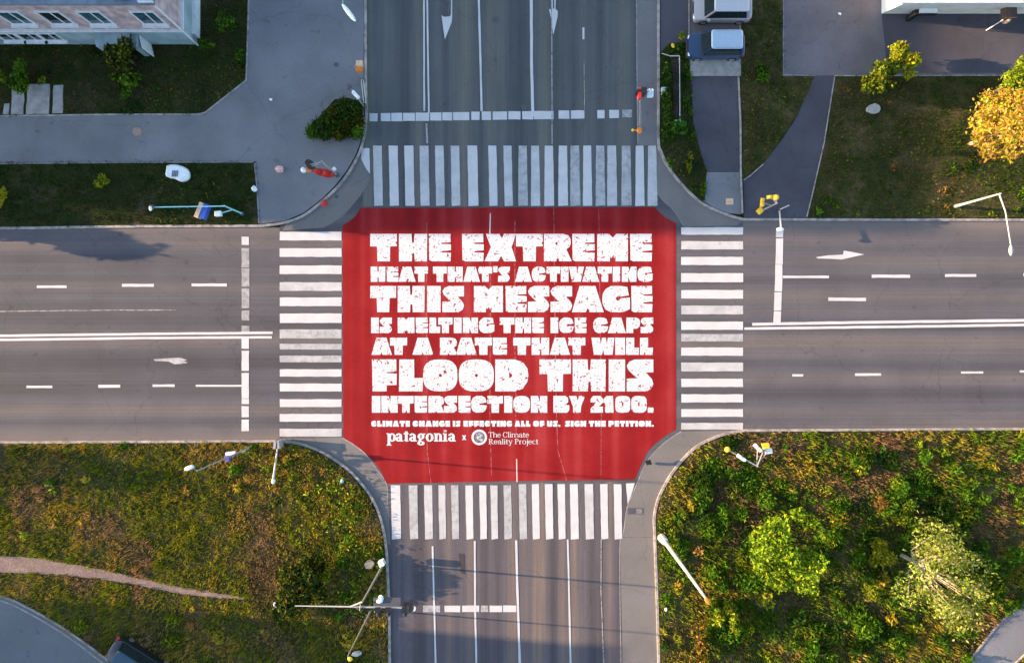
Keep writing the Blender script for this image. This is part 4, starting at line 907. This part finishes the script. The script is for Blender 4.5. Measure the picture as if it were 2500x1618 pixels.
rf = MB().box(((hx + HW_) / 2, (hy + HN) / 2, ZT + .06), (hx - HW_ + .2, HN - hy + .16, .12)).build('roof', M['roofblue'], hs)
MB().box((hx - .35, hy + .05, ZT + .2), (.9, .08, .16)).box((hx - .05, (hy + HN) / 2, ZT + .2), (.12, HN - hy - .4, .2)).build('parapet', M['trim'], rf)
MB().box((hx - 1.8, hy + .35, ZT + .3), (1.0, .3, .3)).build('roof_hatch', M['black'], rf)
MB().tube((hx + .06, hy - .06, .1), (hx + .06, hy - .06, ZT), .06).build('downpipe', M['trim'], hs)
def window(x, z, w, h, y, par, dark='glass', sill=True, pal='trim'):
    f = MB(); t = .09
    f.box((x, y - .03, z + h / 2 - t / 2), (w, .1, t)).box((x, y - .03, z - h / 2 + t / 2), (w, .1, t)).box((x - w / 2 + t / 2, y - .03, z), (t, .1, h - 2 * t)).box((x + w / 2 - t / 2, y - .03, z), (t, .1, h - 2 * t)).box((x + w * .08, y - .025, z), (.06, .08, h - 2 * t))
    fo = f.build('window', M[pal], par)
    MB().box((x, y - .012, z), (w - 2 * t, .03, h - 2 * t)).build('pane', M[dark], fo)
    if sill: MB().box((x, y - .12, z - h / 2 - .05), (w + .2, .26, .07)).build('sill', M['trim'], fo)
for px, dk in ((36, 'teal'), (135, 'glass'), (232, 'teal'), (362, 'teal'), (-70, 'glass'), (-170, 'teal')):
    window(W(px, 0, 4.2).x, 4.2, 1.5, 1.7, hy, hs, dk)
for px, w in ((20, 1.3), (72, 1.4), (122, 1.3), (-60, 1.3)): window(W(px, 0, 1.5).x, 1.45, w, 1.1, hy, hs, 'glass', True)
dx = W(300, 0, 1.2).x
d = MB().box((dx, hy - .04, 1.05), (1.0, .08, 2.0)).build('door', M['darkgrey'], hs); MB().ball((dx + .38, hy - .1, 1.0), .05).build('handle', M['rim'], d)
MB().box((dx - .95, hy - .45, 1.0), (.7, .9, 2.0)).build('porch_pier', M['bluegrey'], hs); MB().box((dx + 1.05, hy - .4, .9), (.35, .8, 1.8)).build('porch_pier', M['bluegrey'], hs)
MB().box((dx - .2, hy - .4, 2.06), (2.2, .8, .12)).build('porch_roof', M['bluegrey'], hs)
MB().box((dx + 1.4, hy - .42, .8), (.08, .84, 1.6), 0.25).build('porch_screen', M['white'], hs)
# white building top right: battered white skirt and tarred roof
b0 = W(2150, 35, 0); t0 = W(2215, 13, 3.0); XR = 62.0; YR = b0.y + 14
hs2 = thing('low_building', ((b0.x + XR) / 2, b0.y, 0), 'low white-walled building with a brown tarred roof, top right corner', 'building')
base = [(b0.x, b0.y), (XR, b0.y + .1), (XR, YR), (b0.x, YR)]; top = [(t0.x, t0.y - .35), (XR, t0.y - .25), (XR, YR - .5), (t0.x, YR - .5)]
base = [(b0.x, b0.y), (XR, b0.y), (XR, YR), (b0.x, YR)]
bt = [(b0.x - .02, b0.y - .62), (XR, b0.y - .62), (XR, YR - .5), (b0.x - .02, YR - .5)]
MB().prism(base, 0, 2.9, bt).build('wall', M['cream'], hs2)
MB().prism([(t0.x - .35, bt[0][1] - .04), (XR, bt[0][1] - .04), (XR, YR), (t0.x - .35, YR)], 2.9, 3.0).build('cornice', M['trim'], hs2)
rf = MB().prism([(t0.x + .1, bt[0][1] + .28), (XR, bt[0][1] + .28), (XR, YR), (t0.x + .1, YR)], 3.0, 3.12).build('roof', M['brownroof'], hs2)
MB().box((W(2255, 0, 1).x, b0.y - .35, 1.2), (1.4, .5, .25)).box((W(2235, 0, 1).x, b0.y - .4, .7), (.3, .3, 1.2)).build('awning', M['black'], hs2)
MB().box((W(2255, 0, 1).x + .1, b0.y - .4, 1.36), (1.2, .3, .05)).build('awning_panel', M['white'], hs2)
ax = W(2460, 0, 1.5).x
MB().box((ax, b0.y - .7, 1.6), (.75, .8, .5)).build('alcove_box', M['brownroof'], hs2); MB().ball((ax, b0.y - 1.05, 1.4), (.22, .2, .35)).build('wall_lamp', M['tan'], hs2)
MB().tube((ax - .45, b0.y - 1.15, .1), (ax - .45, b0.y - 1.15, 1.7), .035).build('drainpipe', M['white'], hs2)

# ------------------------------------------------------------ poles, lamps and signals
def rel(root, m, name, mat, **kw): return m.build(name, M[mat], root, **kw)
def street_lamp(base, h, arm, label, r=.11, head_len=.9, mat='pole', headmat='white', ha=None):
    b = W(*base, .12); root = thing('street_lamp', b, label, 'street lamp')
    rel(root, MB().tube(b, b + Vector((0, 0, .5)), r * 1.5, r * 1.3, 10), 'base', 'pole')
    rel(root, MB().tube(b + Vector((0, 0, .5)), b + Vector((0, 0, h - .12)), r, r * .55, 10), 'post', mat)
    e = W(arm[0], arm[1], h + .3); s = Vector((b.x, b.y, h))
    d = (e - s); d.z = 0; L = d.length; d.normalize()
    rel(root, MB().path([s - Vector((0, 0, .15)), s + d * L * .35 + Vector((0, 0, .2)), e], [r * .55, r * .45, r * .4]), 'arm', mat)
    a = math.atan2(d.y, d.x) if ha is None else R(ha); hc = e + Vector((math.cos(a), math.sin(a), 0)) * head_len * .4
    hd = MB().ball(hc, (head_len * .5, .13, .08), 12, 8, a).build('lamp_head', M[headmat], root, smooth=True)
    MB().ball(hc - Vector((0, 0, .05)), (head_len * .34, .1, .06), 10, 6, a).build('lens', M['yellow'] if headmat == 'x' else M['trim'], hd, smooth=True)
    return root
street_lamp((1616, 1312), 10.0, (1722, 1458), 'tall tapering pale lamp post with an orange-tipped head beside the south arm', .14, .5, 'pole_white', 'orange')
o = MB().tube(W(1616, 1312, .12), W(1616, 1312, .12) + Vector((0, 0, .9)), .3, .24, 12).build('post_sleeve', M['pole_white']); 
o.name = 'concrete_post_base'; tag(o, 'thick pale sleeve round the foot of the tall lamp post', 'post base')
street_lamp((2332, 504), 4.5, (2468, 600), 'pale lamp post on the east verge whose long arm reaches over the road', .085, .7, 'pole_white', 'pole_white', ha=-90)
street_lamp((610, 1092), 8.0, (472, 1138), 'slim lamp post below the west road with a white head over the weeds', .06, .6, 'pole', 'white', ha=200)
street_lamp((893, -60), 9.0, (838, 14), 'lamp whose white head hangs into the top edge left of the north arm', .08, 1.25, 'pole', 'white', ha=-52)
street_lamp((906, 1488), 6.7, (850, 1606), 'slim lamp post left of the south arm with a small yellow-green head', .05, .3, 'pole', 'yellow')
def head3(m, c, rz, n=3):  # a signal housing with visors
    m.box(c, (.32, .3, .3 * n), rz)
    for i in range(n):
        z = c[2] + (i - (n - 1) / 2) * .3
        m.tube((c[0] + math.cos(rz) * .14, c[1] + math.sin(rz) * .14, z), (c[0] + math.cos(rz) * .36, c[1] + math.sin(rz) * .36, z), .12, .12, 8, False)
    return m
def signal(base, h, label, heads=(), r=.06, z0=.12, mat='pole', name='traffic_signal', cat='traffic signal'):
    b = W(*base, z0); root = thing(name, b, label, cat)
    rel(root, MB().tube(b, b + Vector((0, 0, .18)), .16, .12, 10), 'base', 'darkgrey')
    rel(root, MB().tube(b + Vector((0, 0, .18)), b + Vector((0, 0, h)), r, r * .8, 8), 'post', mat)
    for hd in heads:
        kind, px, py, z, rz, mt = hd; c = W(px, py, z); s = Vector((b.x, b.y, min(z, h)))
        if (Vector((c.x, c.y, 0)) - Vector((b.x, b.y, 0))).length > .3:
            rel(root, MB().tube(s, c, .035), 'bracket', mat)
        if kind == 'lights':
            ho = head3(MB(), c, rz).build('signal_head', M[mt], root)
            for i, cm in enumerate(('green', 'amber', 'red')):
                zz = c.z + (i - 1) * .3
                MB().tube((c.x + math.cos(rz) * .15, c.y + math.sin(rz) * .15, zz), (c.x + math.cos(rz) * .18, c.y + math.sin(rz) * .18, zz), .1).build('lens', M[{'green': 'teal', 'amber': 'yellow', 'red': 'red'}[cm]], ho)
        elif kind == 'board': rel(root, MB().box(c, (.75, .05, .75), rz, 1, __import__('mathutils').Euler((R(-20), 0, 0))), 'sign_board', mt)
        elif kind == 'disc': rel(root, MB().tube(c - Vector((math.cos(rz) * .02, math.sin(rz) * .02, .015)), c + Vector((math.cos(rz) * .02, math.sin(rz) * .02, .015)), .36, .36, 18), 'sign_disc', mt)
        elif kind == 'ball': rel(root, MB().ball(c, (.19, .19, .16)), 'cap', mt, smooth=True)
        elif kind == 'box': rel(root, MB().box(c, (.42, .34, .3), rz), 'control_box', mt, bevel=.03)
        elif kind == 'hood': rel(root, MB().box(c, (.62, .24, .26), rz, .8).tube(c + Vector((math.cos(rz) * .2, math.sin(rz) * .2, .1)), c + Vector((math.cos(rz) * .2, math.sin(rz) * .2, .24)), .1).tube(c - Vector((math.cos(rz) * .16, math.sin(rz) * .16, -.1)), c - Vector((math.cos(rz) * .16, math.sin(rz) * .16, -.22)), .1), 'hood', mt, bevel=.04)
    return root
# pole group on the west lawn
r_ = signal((592, 522), 3.0, 'pole with blue, tan and white boards, its long arm reaching left over the west lawn',
       [('box', 533, 522, 1.7, .1, 'white'), ('ball', 370, 506, 3.0, 0, 'darkgrey')], .06, mat='cyan')
c = W(489, 514, 1.7)
MB().box(c, (.28, 1.05, .5), R(-22)).build('tan_panel', M['tan'], r_); MB().box(c + Vector((.32, -.08, 0)), (.36, 1.0, .45), R(-22)).build('blue_panel', M['blue'], r_)
MB().ball(W(370, 508, 3.1) + Vector((0, -.05, .12)), (.1, .16, .08)).build('lamp', M['white'], r_)
# red signal on the north-west corner
r_ = signal((822, 427), 3.8, 'red signal post with orange and white top and a black plate, north-west corner', [('ball', 752, 414, 3.8, 0, 'orange'), ('ball', 741, 415, 3.9, 0, 'white'), ('disc', 757, 402, 3.9, .5, 'black')], .07)
MB().path([W(812, 426, .8), W(800, 424, 1.4), W(780, 420, 2.4), W(762, 415, 3.5)], [.14, .27, .24, .1], 12).build('red_sleeve', M['red'], r_, smooth=True); MB().box(W(812, 416, 1.0), (.5, .16, .3), R(40)).build('white_panel', M['white'], r_); MB().box(W(808, 425, .8), (.3, .3, .5), R(20)).build('red_box', M['red'], r_)
o = MB().add([tuple(W(791, 486, .5)), tuple(W(781, 500, .3)), tuple(W(803, 498, .3)), tuple(W(792, 505, .3)), tuple(W(791, 497, .14))], [(0, 1, 3), (0, 3, 2), (1, 4, 3), (3, 4, 2), (0, 2, 4), (0, 4, 1)]).build('kerb_marker', M['red']); tag(o, 'small dark red wedge standing on the north-west kerb', 'marker')
o = MB().ball(W(682, 413, .25), (.28, .24, .2), 8, 6).crumple().build('traffic_cone_cap', M['orange'], smooth=False); o.name = 'litter_bag'; tag(o, 'small pinkish bag lying on the north-west pavement', 'bag'); o.data.materials[0] = simple('pink plastic bag', (0.7, 0.4, 0.36), .6, var=.35, scale=8)
signal((889, 262), 3.2, 'signal post with a white hooded lamp above the triangular bed', [('hood', 868, 231, 3.2, R(-48), 'white'), ('ball', 852, 212, 3.4, 0, 'darkgrey')], .05)
r_ = signal((886, 196), 2.6, 'post with a tan and brown box beside the north kerb', [('box', 878, 156, 2.6, 0, 'tan')], .04, name='sign_post', cat='sign post'); MB().box(W(877, 168, 2.3), (.4, .35, .35)).build('brown_box', M['orange'], r_)
fr = thing('railing', W(886, 222, .12), 'short grey railing along the north kerb above the bed', 'railing')
for dx_ in (0, 5): MB().tube(W(882 + dx_, 195, .9), W(888 + dx_, 252, .9), .03).build('rail', M['pole_white'], fr)
for yy in (196, 224, 251): MB().tube(W(884 + (yy - 195) * .1, yy, .12), W(884 + (yy - 195) * .1, yy, .9), .03).build('rail_post', M['pole'], fr)
# post on the north-east strip
b = W(1563, 316, .005); root = thing('traffic_signal', b, 'pole right of the north arm with a dark red head and an orange foot', 'traffic signal')
tp = W(1562, 234, 6.2); MB().tube(b, tp, .1, .05, 10).build('post', M['pole'], root)
head3(MB(), W(1569, 226, 6.2), R(180)).build('signal_head', M['black'], root); MB().box(W(1561, 230, 6.3), (.12, .6, .5)).build('back_plate', M['red'], root)
MB().tube(W(1570, 228, 6.1), W(1588, 231, 6.1), .03).build('bracket', M['pole'], root); MB().box(W(1587, 229, 6.1), (.36, .4, .3)).ball(W(1586, 221, 6.3), .1).ball(W(1593, 221, 6.3), .09).build('camera_box', M['white'], root, bevel=.03)
MB().ball(W(1561, 319, 1.3), (.2, .22, .2)).build('beacon', M['orange'], root, smooth=True); MB().tube(W(1561, 318, 1.2), W(1546, 318, 1.2), .03).ball(W(1545, 318, 1.2), .1).build('side_arm', M['yellow'], root)
# yellow signal by the east stop line
r_ = signal((1856, 516), 3.0, 'signal post with bright yellow housings on the dark path above the east road', [('hood', 1884, 481, 3.0, R(2), 'yellow'), ('ball', 1895, 482, 3.1, 0, 'yellow'), ('hood', 1861, 494, 2.2, R(-95), 'yellow')], .06)
MB().box(W(1855, 515, .8), (.36, .36, .3), R(40)).build('button_box', M['yellow'], r_, bevel=.04)
r_ = signal((1903, 512), 1.6, 'low thin double post at the kerb above the east stop line', [], .05, name='kerb_post', cat='post', mat='pole_white')
MB().tube(W(1903, 515, 1.5), W(1907, 556, 1.6), .05, .06).build('arm', M['pole_white'], r_); MB().ball(W(1905, 560, 1.6), (.26, .14, .1)).build('cap', M['white'], r_)
# signal south-east
r_ = signal((1812, 1117), 3.0, 'signal with yellow and white housings among the weeds south-east of the junction', [('ball', 1776, 1097, 3.0, 0, 'yellow'), ('hood', 1810, 1117, 2.9, R(-35), 'white'), ('hood', 1850, 1093, 2.9, R(-45), 'white'), ('box', 1869, 1088, 3.0, R(10), 'yellow'), ('box', 1876, 1100, 2.8, R(10), 'white')], .05)
o = MB().tube(W(1588, 1131, .13), W(1588, 1131, .6), .1, .09, 8).box(W(1583, 1128, .62), (.34, .26, .22), .4).build('bollard', M['black']); tag(o, 'small black bollard on the south-east kerb', 'bollard')
# signs on the lamp south-west
root = thing('sign_cluster', W(600, 1100, .12), 'white and violet sign boards on a bracket below the west road', 'sign')
MB().tube(W(600, 1100, .12), W(600, 1100, 2.1), .035).build('post', M['pole'], root)
MB().box(W(563, 1106, 2.2), (.6, .2, .2), R(8)).build('white_board', M['white'], root); MB().box(W(562, 1112, 2.0), (.6, .14, .3), R(8)).box(W(557, 1120, 1.9), (.2, .32, .3)).build('violet_board', simple('violet sign enamel', (.1, .08, .35), .4), root)
MB().tube(W(600, 1100, 2.1), W(548, 1115, 2.1), .025).build('bracket', M['pole'], root)
root = thing('barrier_boom', W(679, 1081, .12), 'slim white boom with a double bracket at the kerb reaching down into the weeds', 'barrier')
MB().tube(W(679, 1083, .95), W(667, 1170, 1.1), .045, .08).build('boom', M['pole_white'], root); MB().box(W(676, 1084, .6), (.16, .5, .95), R(-8)).box(W(684, 1083, .6), (.16, .5, .9), R(8)).build('bracket_box', M['pole'], root); MB().ball(W(667, 1174, 1.1), (.13, .2, .1)).build('tip', M['white'], root)
# gantry south
b = W(936, 1376, .12); root = thing('signal_gantry', b, 'signal gantry left of the south arm with black heads over the kerb lane', 'signal gantry')
top = Vector((b.x, b.y, 6.7)); MB().tube(b, top, .065, .045, 10).build('post', M['pole'], root)
a1, a2 = W(720, 1478, 6.6), W(1000, 1483, 6.6)
MB().tube(W(856, 1480, 6.6), a1, .045, .03).build('left_arm', M['pole_white'], root); MB().tube(W(856, 1480, 6.6), a2, .06).build('right_arm', M['pole'], root)
MB().tube(top, W(856, 1480, 6.6), .06).build('brace', M['pole'], root)
for px in (925, 950, 990): head3(MB(), W(px, 1482, 6.3), R(-90)).build('signal_head', M['black'], root)
MB().box(W(945, 1468, 6.5), (1.6, .5, .12)).build('back_board', M['darkgrey'], root); MB().box(W(1004, 1478, 6.5), (.25, .5, .5)).build('end_panel', M['black'], root)
MB().ball(W(930, 1460, 6.6), (.16, .22, .12)).ball(W(927, 1467, 6.6), (.2, .12, .12)).build('camera', M['white'], root); MB().tube(W(880, 1474, 6.7), W(878, 1490, 6.7), .03).build('hook', M['pole'], root)
MB().box(W(932, 1373, 1.0), (.35, .35, .5), .4).build('white_cabinet', M['white'], root)
o = MB().ball(W(901, 1377, .4), (.35, .3, .25), 9, 6, .6).crumple().build('sack', M['tan']); tag(o, 'rusty orange and white sack beside the gantry foot', 'sack')

# ------------------------------------------------------------ cars
def rr(L, Wd, r, n=4, fx=1.0):
    pts = []
    for sx, sy, a0 in ((1, 1, 0), (-1, 1, 90), (-1, -1, 180), (1, -1, 270)):
        for i in range(n + 1):
            a = R(a0 + 90 * i / n); pts.append((sx * (L / 2 - r) + r * math.cos(a), sy * (Wd / 2 - r) + r * math.sin(a)))
    return pts
def loft(m, rings):
    n = len(rings[0]); vs = [p for r in rings for p in r]; fs = []
    for k in range(len(rings) - 1):
        for i in range(n): fs.append((k * n + i, k * n + (i + 1) % n, (k + 1) * n + (i + 1) % n, (k + 1) * n + i))
    fs.append(tuple(range(n - 1, -1, -1))); fs.append(tuple((len(rings) - 1) * n + i for i in range(n)))
    return m.add(vs, fs)
def car(px, py, ang, L, Wd, Ht, body, roof, label, wind=.22, rear=.06, rails=True, rk=1.0):
    """car facing local +x"""
    root = thing('parked_car', W(px, py, .11), label, 'car', 'parked cars', ang)
    k = dict(world=False)
    bt = .52 * Ht
    def ring(z, l, w, r, dx=0, slope=0):
        return [(x + dx, y, z - slope * max(0, x + dx) ** 2 / (L / 2) ** 2) for x, y in rr(l, w, r * rk, 6)]
    m = loft(MB(), [ring(.2, L * .96, Wd * .94, .2), ring(.34, L, Wd, .3), ring(.55 * bt + .1, L, Wd, .34), ring(bt - .04, L * .985, Wd * .97, .36, 0, .1), ring(bt, L * .95, Wd * .92, .34, 0, .12)])
    bo = m.build('body', body, root, smooth=True, **k); md = bo.modifiers.new('edge', 'EDGE_SPLIT'); md.split_angle = R(40)
    x0, x1 = -L / 2 + L * rear + .08, L / 2 - L * wind - .05          # cabin base
    y = Wd / 2 * .9; yt = Wd / 2 * .74; xr0, xr1 = x0 + .22, x1 - .5; zt = Ht - .06
    gb = [(x1, -y, bt - .03), (x1, y, bt - .03), (x0, y, bt - .03), (x0, -y, bt - .03)]; gt = [(xr1, -yt, zt), (xr1, yt, zt), (xr0, yt, zt), (xr0, -yt, zt)]
    MB().add(gb + gt, [(0, 1, 5, 4), (1, 2, 6, 5), (2, 3, 7, 6), (3, 0, 4, 7), (4, 5, 6, 7)]).build('cabin', body, root, **k)
    def pane(name, a, b, c, d, off, ins=.1):
        q = [Vector(p) for p in (a, b, c, d)]; cc = sum(q, Vector()) / 4
        q = [cc + (p - cc) * (1 - ins) + Vector(off) for p in q]
        MB().add(q, [(0, 1, 2, 3)]).build(name, M['glass'], root, **k)
    pane('windshield', gb[0], gb[1], gt[1], gt[0], (.02, 0, .015), .09); pane('rear_window', gb[2], gb[3], gt[3], gt[2], (-.02, 0, .01), .14)
    pane('side_window', gb[1], gb[2], gt[2], gt[1], (0, .015, .01), .1); pane('side_window', gb[3], gb[0], gt[0], gt[3], (0, -.015, .01), .1)
    rp = MB(); loft(rp, [[(x + (xr0 + xr1) / 2, yy, zt + .005) for x, yy in rr(xr1 - xr0 + .06, 2 * yt + .05, .16)], [(x + (xr0 + xr1) / 2, yy, zt + .06) for x, yy in rr(xr1 - xr0 - .08, 2 * yt - .1, .16)]])
    ro = rp.build('roof', roof, root, **k)
    if rails:
        for s in (-1, 1): MB().tube((xr0 + .15, s * (yt - .03), zt + .09), (xr1 - .2, s * (yt - .03), zt + .09), .02).build('rail', M['rim'], ro, **k)
    for sx in (-1, 1):
        for s in (-1, 1):
            c = Vector((sx * L * .31, s * (Wd / 2 - .1), .3)); w = MB().tube(c - Vector((0, .1, 0)), c + Vector((0, .1, 0)), .31, .31, 16).build('wheel', M['rubber'], root, **k)
            MB().tube(c + Vector((0, s * .08, 0)), c + Vector((0, s * .11, 0)), .19, .19, 12).build('rim', M['rim'], w, **k)
            MB().ball((sx * (L / 2 - .1), s * (Wd / 2 - .26), bt - .24), (.12, .16, .09)).build('headlight' if sx > 0 else 'taillight', M['white' if sx > 0 else 'red'], root, **k)
    for s in (-1, 1): MB().box((x1 - .28, s * (Wd / 2 + .08), bt + .06), (.14, .2, .13)).build('mirror', body, root, **k)
    MB().box((L / 2 - .02, 0, .38), (.12, Wd * .8, .16)).box((-L / 2 + .02, 0, .38), (.12, Wd * .8, .16)).build('bumper', M['darkgrey'], root, **k)
    MB().box((L / 2 - .0, 0, .5 * bt + .22), (.04, Wd * .45, .14)).build('grille', M['black'], root, **k)
    for s in (-1, 1): MB().tube((x1 + .02, s * .35, bt - .03 + .05), (x1 - .25, s * .35 - .45 * s * (s > 0) + .1, bt + .22), .012).build('wiper', M['black'], root, **k)
    return root
def carpaint(n, c): 
    m = simple(n, c, .28, .1, var=.04, coat=.6); return m
car(1741, 122, math.pi, 3.75, 1.62, 1.75, carpaint('blue car paint', (.02, .045, .1)), carpaint('light blue roof paint', (.38, .47, .56)), 'small dark blue off-roader with a light blue roof parked facing the road', .2, .04)
car(1757, 30, math.pi, 3.9, 1.75, 1.6, carpaint('pinkish white paint', (.42, .38, .38)), carpaint('white roof paint', (.48, .47, .48)), 'pinkish white car cut by the top edge above the blue car', .16, .05, False)
car(352, 1612, R(-33), 4.5, 1.85, 1.55, carpaint('black car paint', (.012, .016, .02)), carpaint('dark teal roof paint', (.01, .05, .08)), 'black car with a dark teal roof cut by the bottom edge on the corner road', .12, .1, False, 1.9)

# ------------------------------------------------------------ small things
def small_obj(m, name, mat, label, cat, **kw): return tag(m.build(name, mat if not isinstance(mat, str) else M[mat], **kw), label, cat)
c = W(440, 425, .13); root = thing('white_hatch_cover', c, 'rounded white plastic cover with a slatted opening lying on the dark west lawn', 'cover')
q = smooth_pts([xy(a, b_) for a, b_ in ((414, 408), (430, 405), (448, 408), (463, 416), (468, 430), (464, 441), (448, 446), (434, 440), (413, 434), (412, 420), (414, 408))], 3)[:-1]
cc = Vector((c.x, c.y)); q2 = [((p[0] - cc.x) * .8 + cc.x, (p[1] - cc.y) * .8 + cc.y) for p in q]
m = MB(); loft(m, [[(p[0], p[1], .13) for p in q], [(p[0], p[1], .4) for p in q], [(p[0], p[1], .55) for p in q2]]); m.build('shell', M['white'], root)
m = MB(); [m.box(W(421 + i * 4, 424, .57), (.05, .42, .03), R(-8)) for i in range(4)]; m.build('slats', M['darkgrey'], root)
small_obj(MB().ball(W(621, 461, .3), (.17, .2, .2), 8, 6).crumple(), 'marker_stone', 'white', 'small white stone on the lawn corner kerb west of the pavement', 'stone')
for px, py, s, lab in ((661, 243, .1, 'tiny white scrap of litter on the wide pavement'), (2050, 34, .12, 'tiny white scrap on the courtyard')):
    small_obj(MB().add([tuple(W(px - 4, py - 3, .2)), tuple(W(px + 4, py - 2, .16)), tuple(W(px + 3, py + 4, .19)), tuple(W(px - 3, py + 2, .16))], [(0, 3, 2, 1)]), 'litter', 'white', lab, 'litter')
small_obj(MB().prism([(W(2128, 269).x + .46 * math.cos(t * .7) * (1 + .1 * (t % 2)), W(2128, 269).y + .3 * math.sin(t * .7) * (1 + .12 * (t % 3))) for t in range(9)], .1, .3), 'boulder', simple('pale stone', (.36, .34, .31), .9, var=.2), 'flat pale stone lying in the north-east lawn', 'stone', bevel=.05)
gc = W(1551, 1247); root = thing('drain_grate', W(1551, 1247, .005), 'square iron drain grate in the light strip at the south-east corner', 'drain')
MB().box((gc.x, gc.y, .012), (1.0, .42, .012)).build('frame', M['darkgrey'], root); m = MB(); [m.box((gc.x + .1 + i * .07, gc.y, .024), (.03, .34, .012)) for i in range(6)]; m.build('bars', M['concrete'], root)
for px, py, r, lab in ((1210, 48, .22, 'dark patched manhole high on the north arm'), (822, 160, .16, 'dark oval spot on the wide pavement'), (1280, 262, .2, 'small dark drain at the north stop line'), (822, 480, .13, 'round bluish cover in the north-west apron'), (2103, 856, .07, 'tiny dark hole in the lower east lanes'), (337, 323, .3, 'round brownish cover in the west footway')):
    z = .13 if (px < 900 and py < 400) else .014
    small_obj(MB().poly([(W(px, py).x + r * math.cos(t * .52) * 1.1, W(px, py).y + r * math.sin(t * .52)) for t in range(12)], z), 'manhole_cover', M['darkgrey'] if px != 337 else simple('rusty cover', (.33, .22, .16), .9, var=.15), lab, 'manhole')
small_obj(MB().box(W(1781, 492, .13), (.5, .42, .05)), 'inspection_cover', 'tan', 'small square orange-brown cover in the driveway end', 'cover')
root = thing('crate', W(1622, 222, .3), 'pale green crate lying among the plants of the bed', 'crate'); MB().box(W(1622, 220, .45), (.42, .3, .3)).build('box', simple('pale green plastic', (.32, .45, .36), .6), root, bevel=.03); MB().box(W(1618, 232, .45), (.16, .22, .1), .4).box(W(1627, 231, .45), (.16, .24, .1), -.5).build('flaps', M['white'], root)
root = thing('bed_frame', W(1640, 136, .13), 'pale metal pipe frame round the dark soil of the planting bed', 'frame')
MB().tube(W(1616, 131, .5), W(1636, 137, .5), .03).tube(W(1636, 137, .5), W(1659, 137, .5), .04).tube(W(1659, 137, .5), W(1660, 294, .5), .03).build('pipe', M['pole_white'], root); MB().box(W(1655, 296, .45), (.4, .14, .1)).build('blue_end', M['cyan'], root)
for p in ((1616, 131), (1659, 137), (1660, 215), (1660, 292)): MB().tube(W(*p, .1), W(*p, .5), .025).build('leg', M['pole'], root)
sheet('planting_soil', [(1636, 142), (1656, 142), (1656, 290), (1645, 290), (1642, 200)], .16, simple('dark wet soil', (.035, .02, .018), .95, var=.3))
small_obj(MB().ball(W(1643, 112, .3), (.12, .18, .1), 8, 6, .4), 'plant_pot', 'yellow', 'small cream pot beside the lime shrub', 'pot')
small_obj(MB().ball(W(871, 1594, .4), (.36, .17, .2), 10, 6, .2).crumple(), 'plastic_sack', 'pole_white', 'white sack lying in the grass beside the slim lamp post', 'sack')
small_obj(MB().ball(W(835, 1174, .35), (.13, .15, .12), 8, 6).crumple(), 'plastic_bag', 'cyan', 'pale cyan bag in the weeds near the south-west kerb', 'bag')
small_obj(MB().ball(W(672, 1474, 1.0), (.14, .17, .12), 8, 6).crumple(), 'tree_tag', 'white', 'white bundle caught beside the dark olive tree', 'bag')
small_obj(MB().ball(W(1626, 1487, .3), (.1, .14, .1), 8, 6), 'litter', 'white', 'white scrap in the grass right of the south arm', 'litter')

# ------------------------------------------------------------ neighbours west of the picture whose shade falls across it
def block(x0, x1, y0, y1, h, label):
    root = thing('apartment_block', ((x0 + x1) / 2, (y0 + y1) / 2, 0), label, 'apartment block')
    MB().box(((x0 + x1) / 2, (y0 + y1) / 2, h / 2), (x1 - x0, y1 - y0, h)).build('wall', M['cream'], root)
    MB().box(((x0 + x1) / 2, (y0 + y1) / 2, h + .15), (x1 - x0 + .3, y1 - y0 + .3, .3)).build('roof', M['roofblue'], root)
    for s in range(int(h // 3)):
        for k_ in range(5):
            y = y0 + (y1 - y0) * (k_ + .5) / 5
            MB().box((x1 + .03, y, 1.6 + 3 * s), (.08, 1.5, 1.5)).build('window', M['glass'], root)
block(-120, -80, 16.3, 62, 27, 'tall pale apartment block west of the pink house')
block(-90, -62, -60, -15.4, 17, 'pale apartment block south-west of the junction')
plant('broadleaf_tree', -300, 520, 60, 4.4, GREEN, 'round street tree beyond the left edge above the west road', 'tree', 3500, .22, 10)
plant('broadleaf_tree', -760, 520, 60, 5.0, GREEN, 'second street tree beyond the left edge above the west road', 'tree', 3000, .22, 10)
plant('broadleaf_tree', -820, 1120, 60, 8.0, GREEN, 'street tree beyond the left edge below the west road', 'tree', 2600, .22, 10)
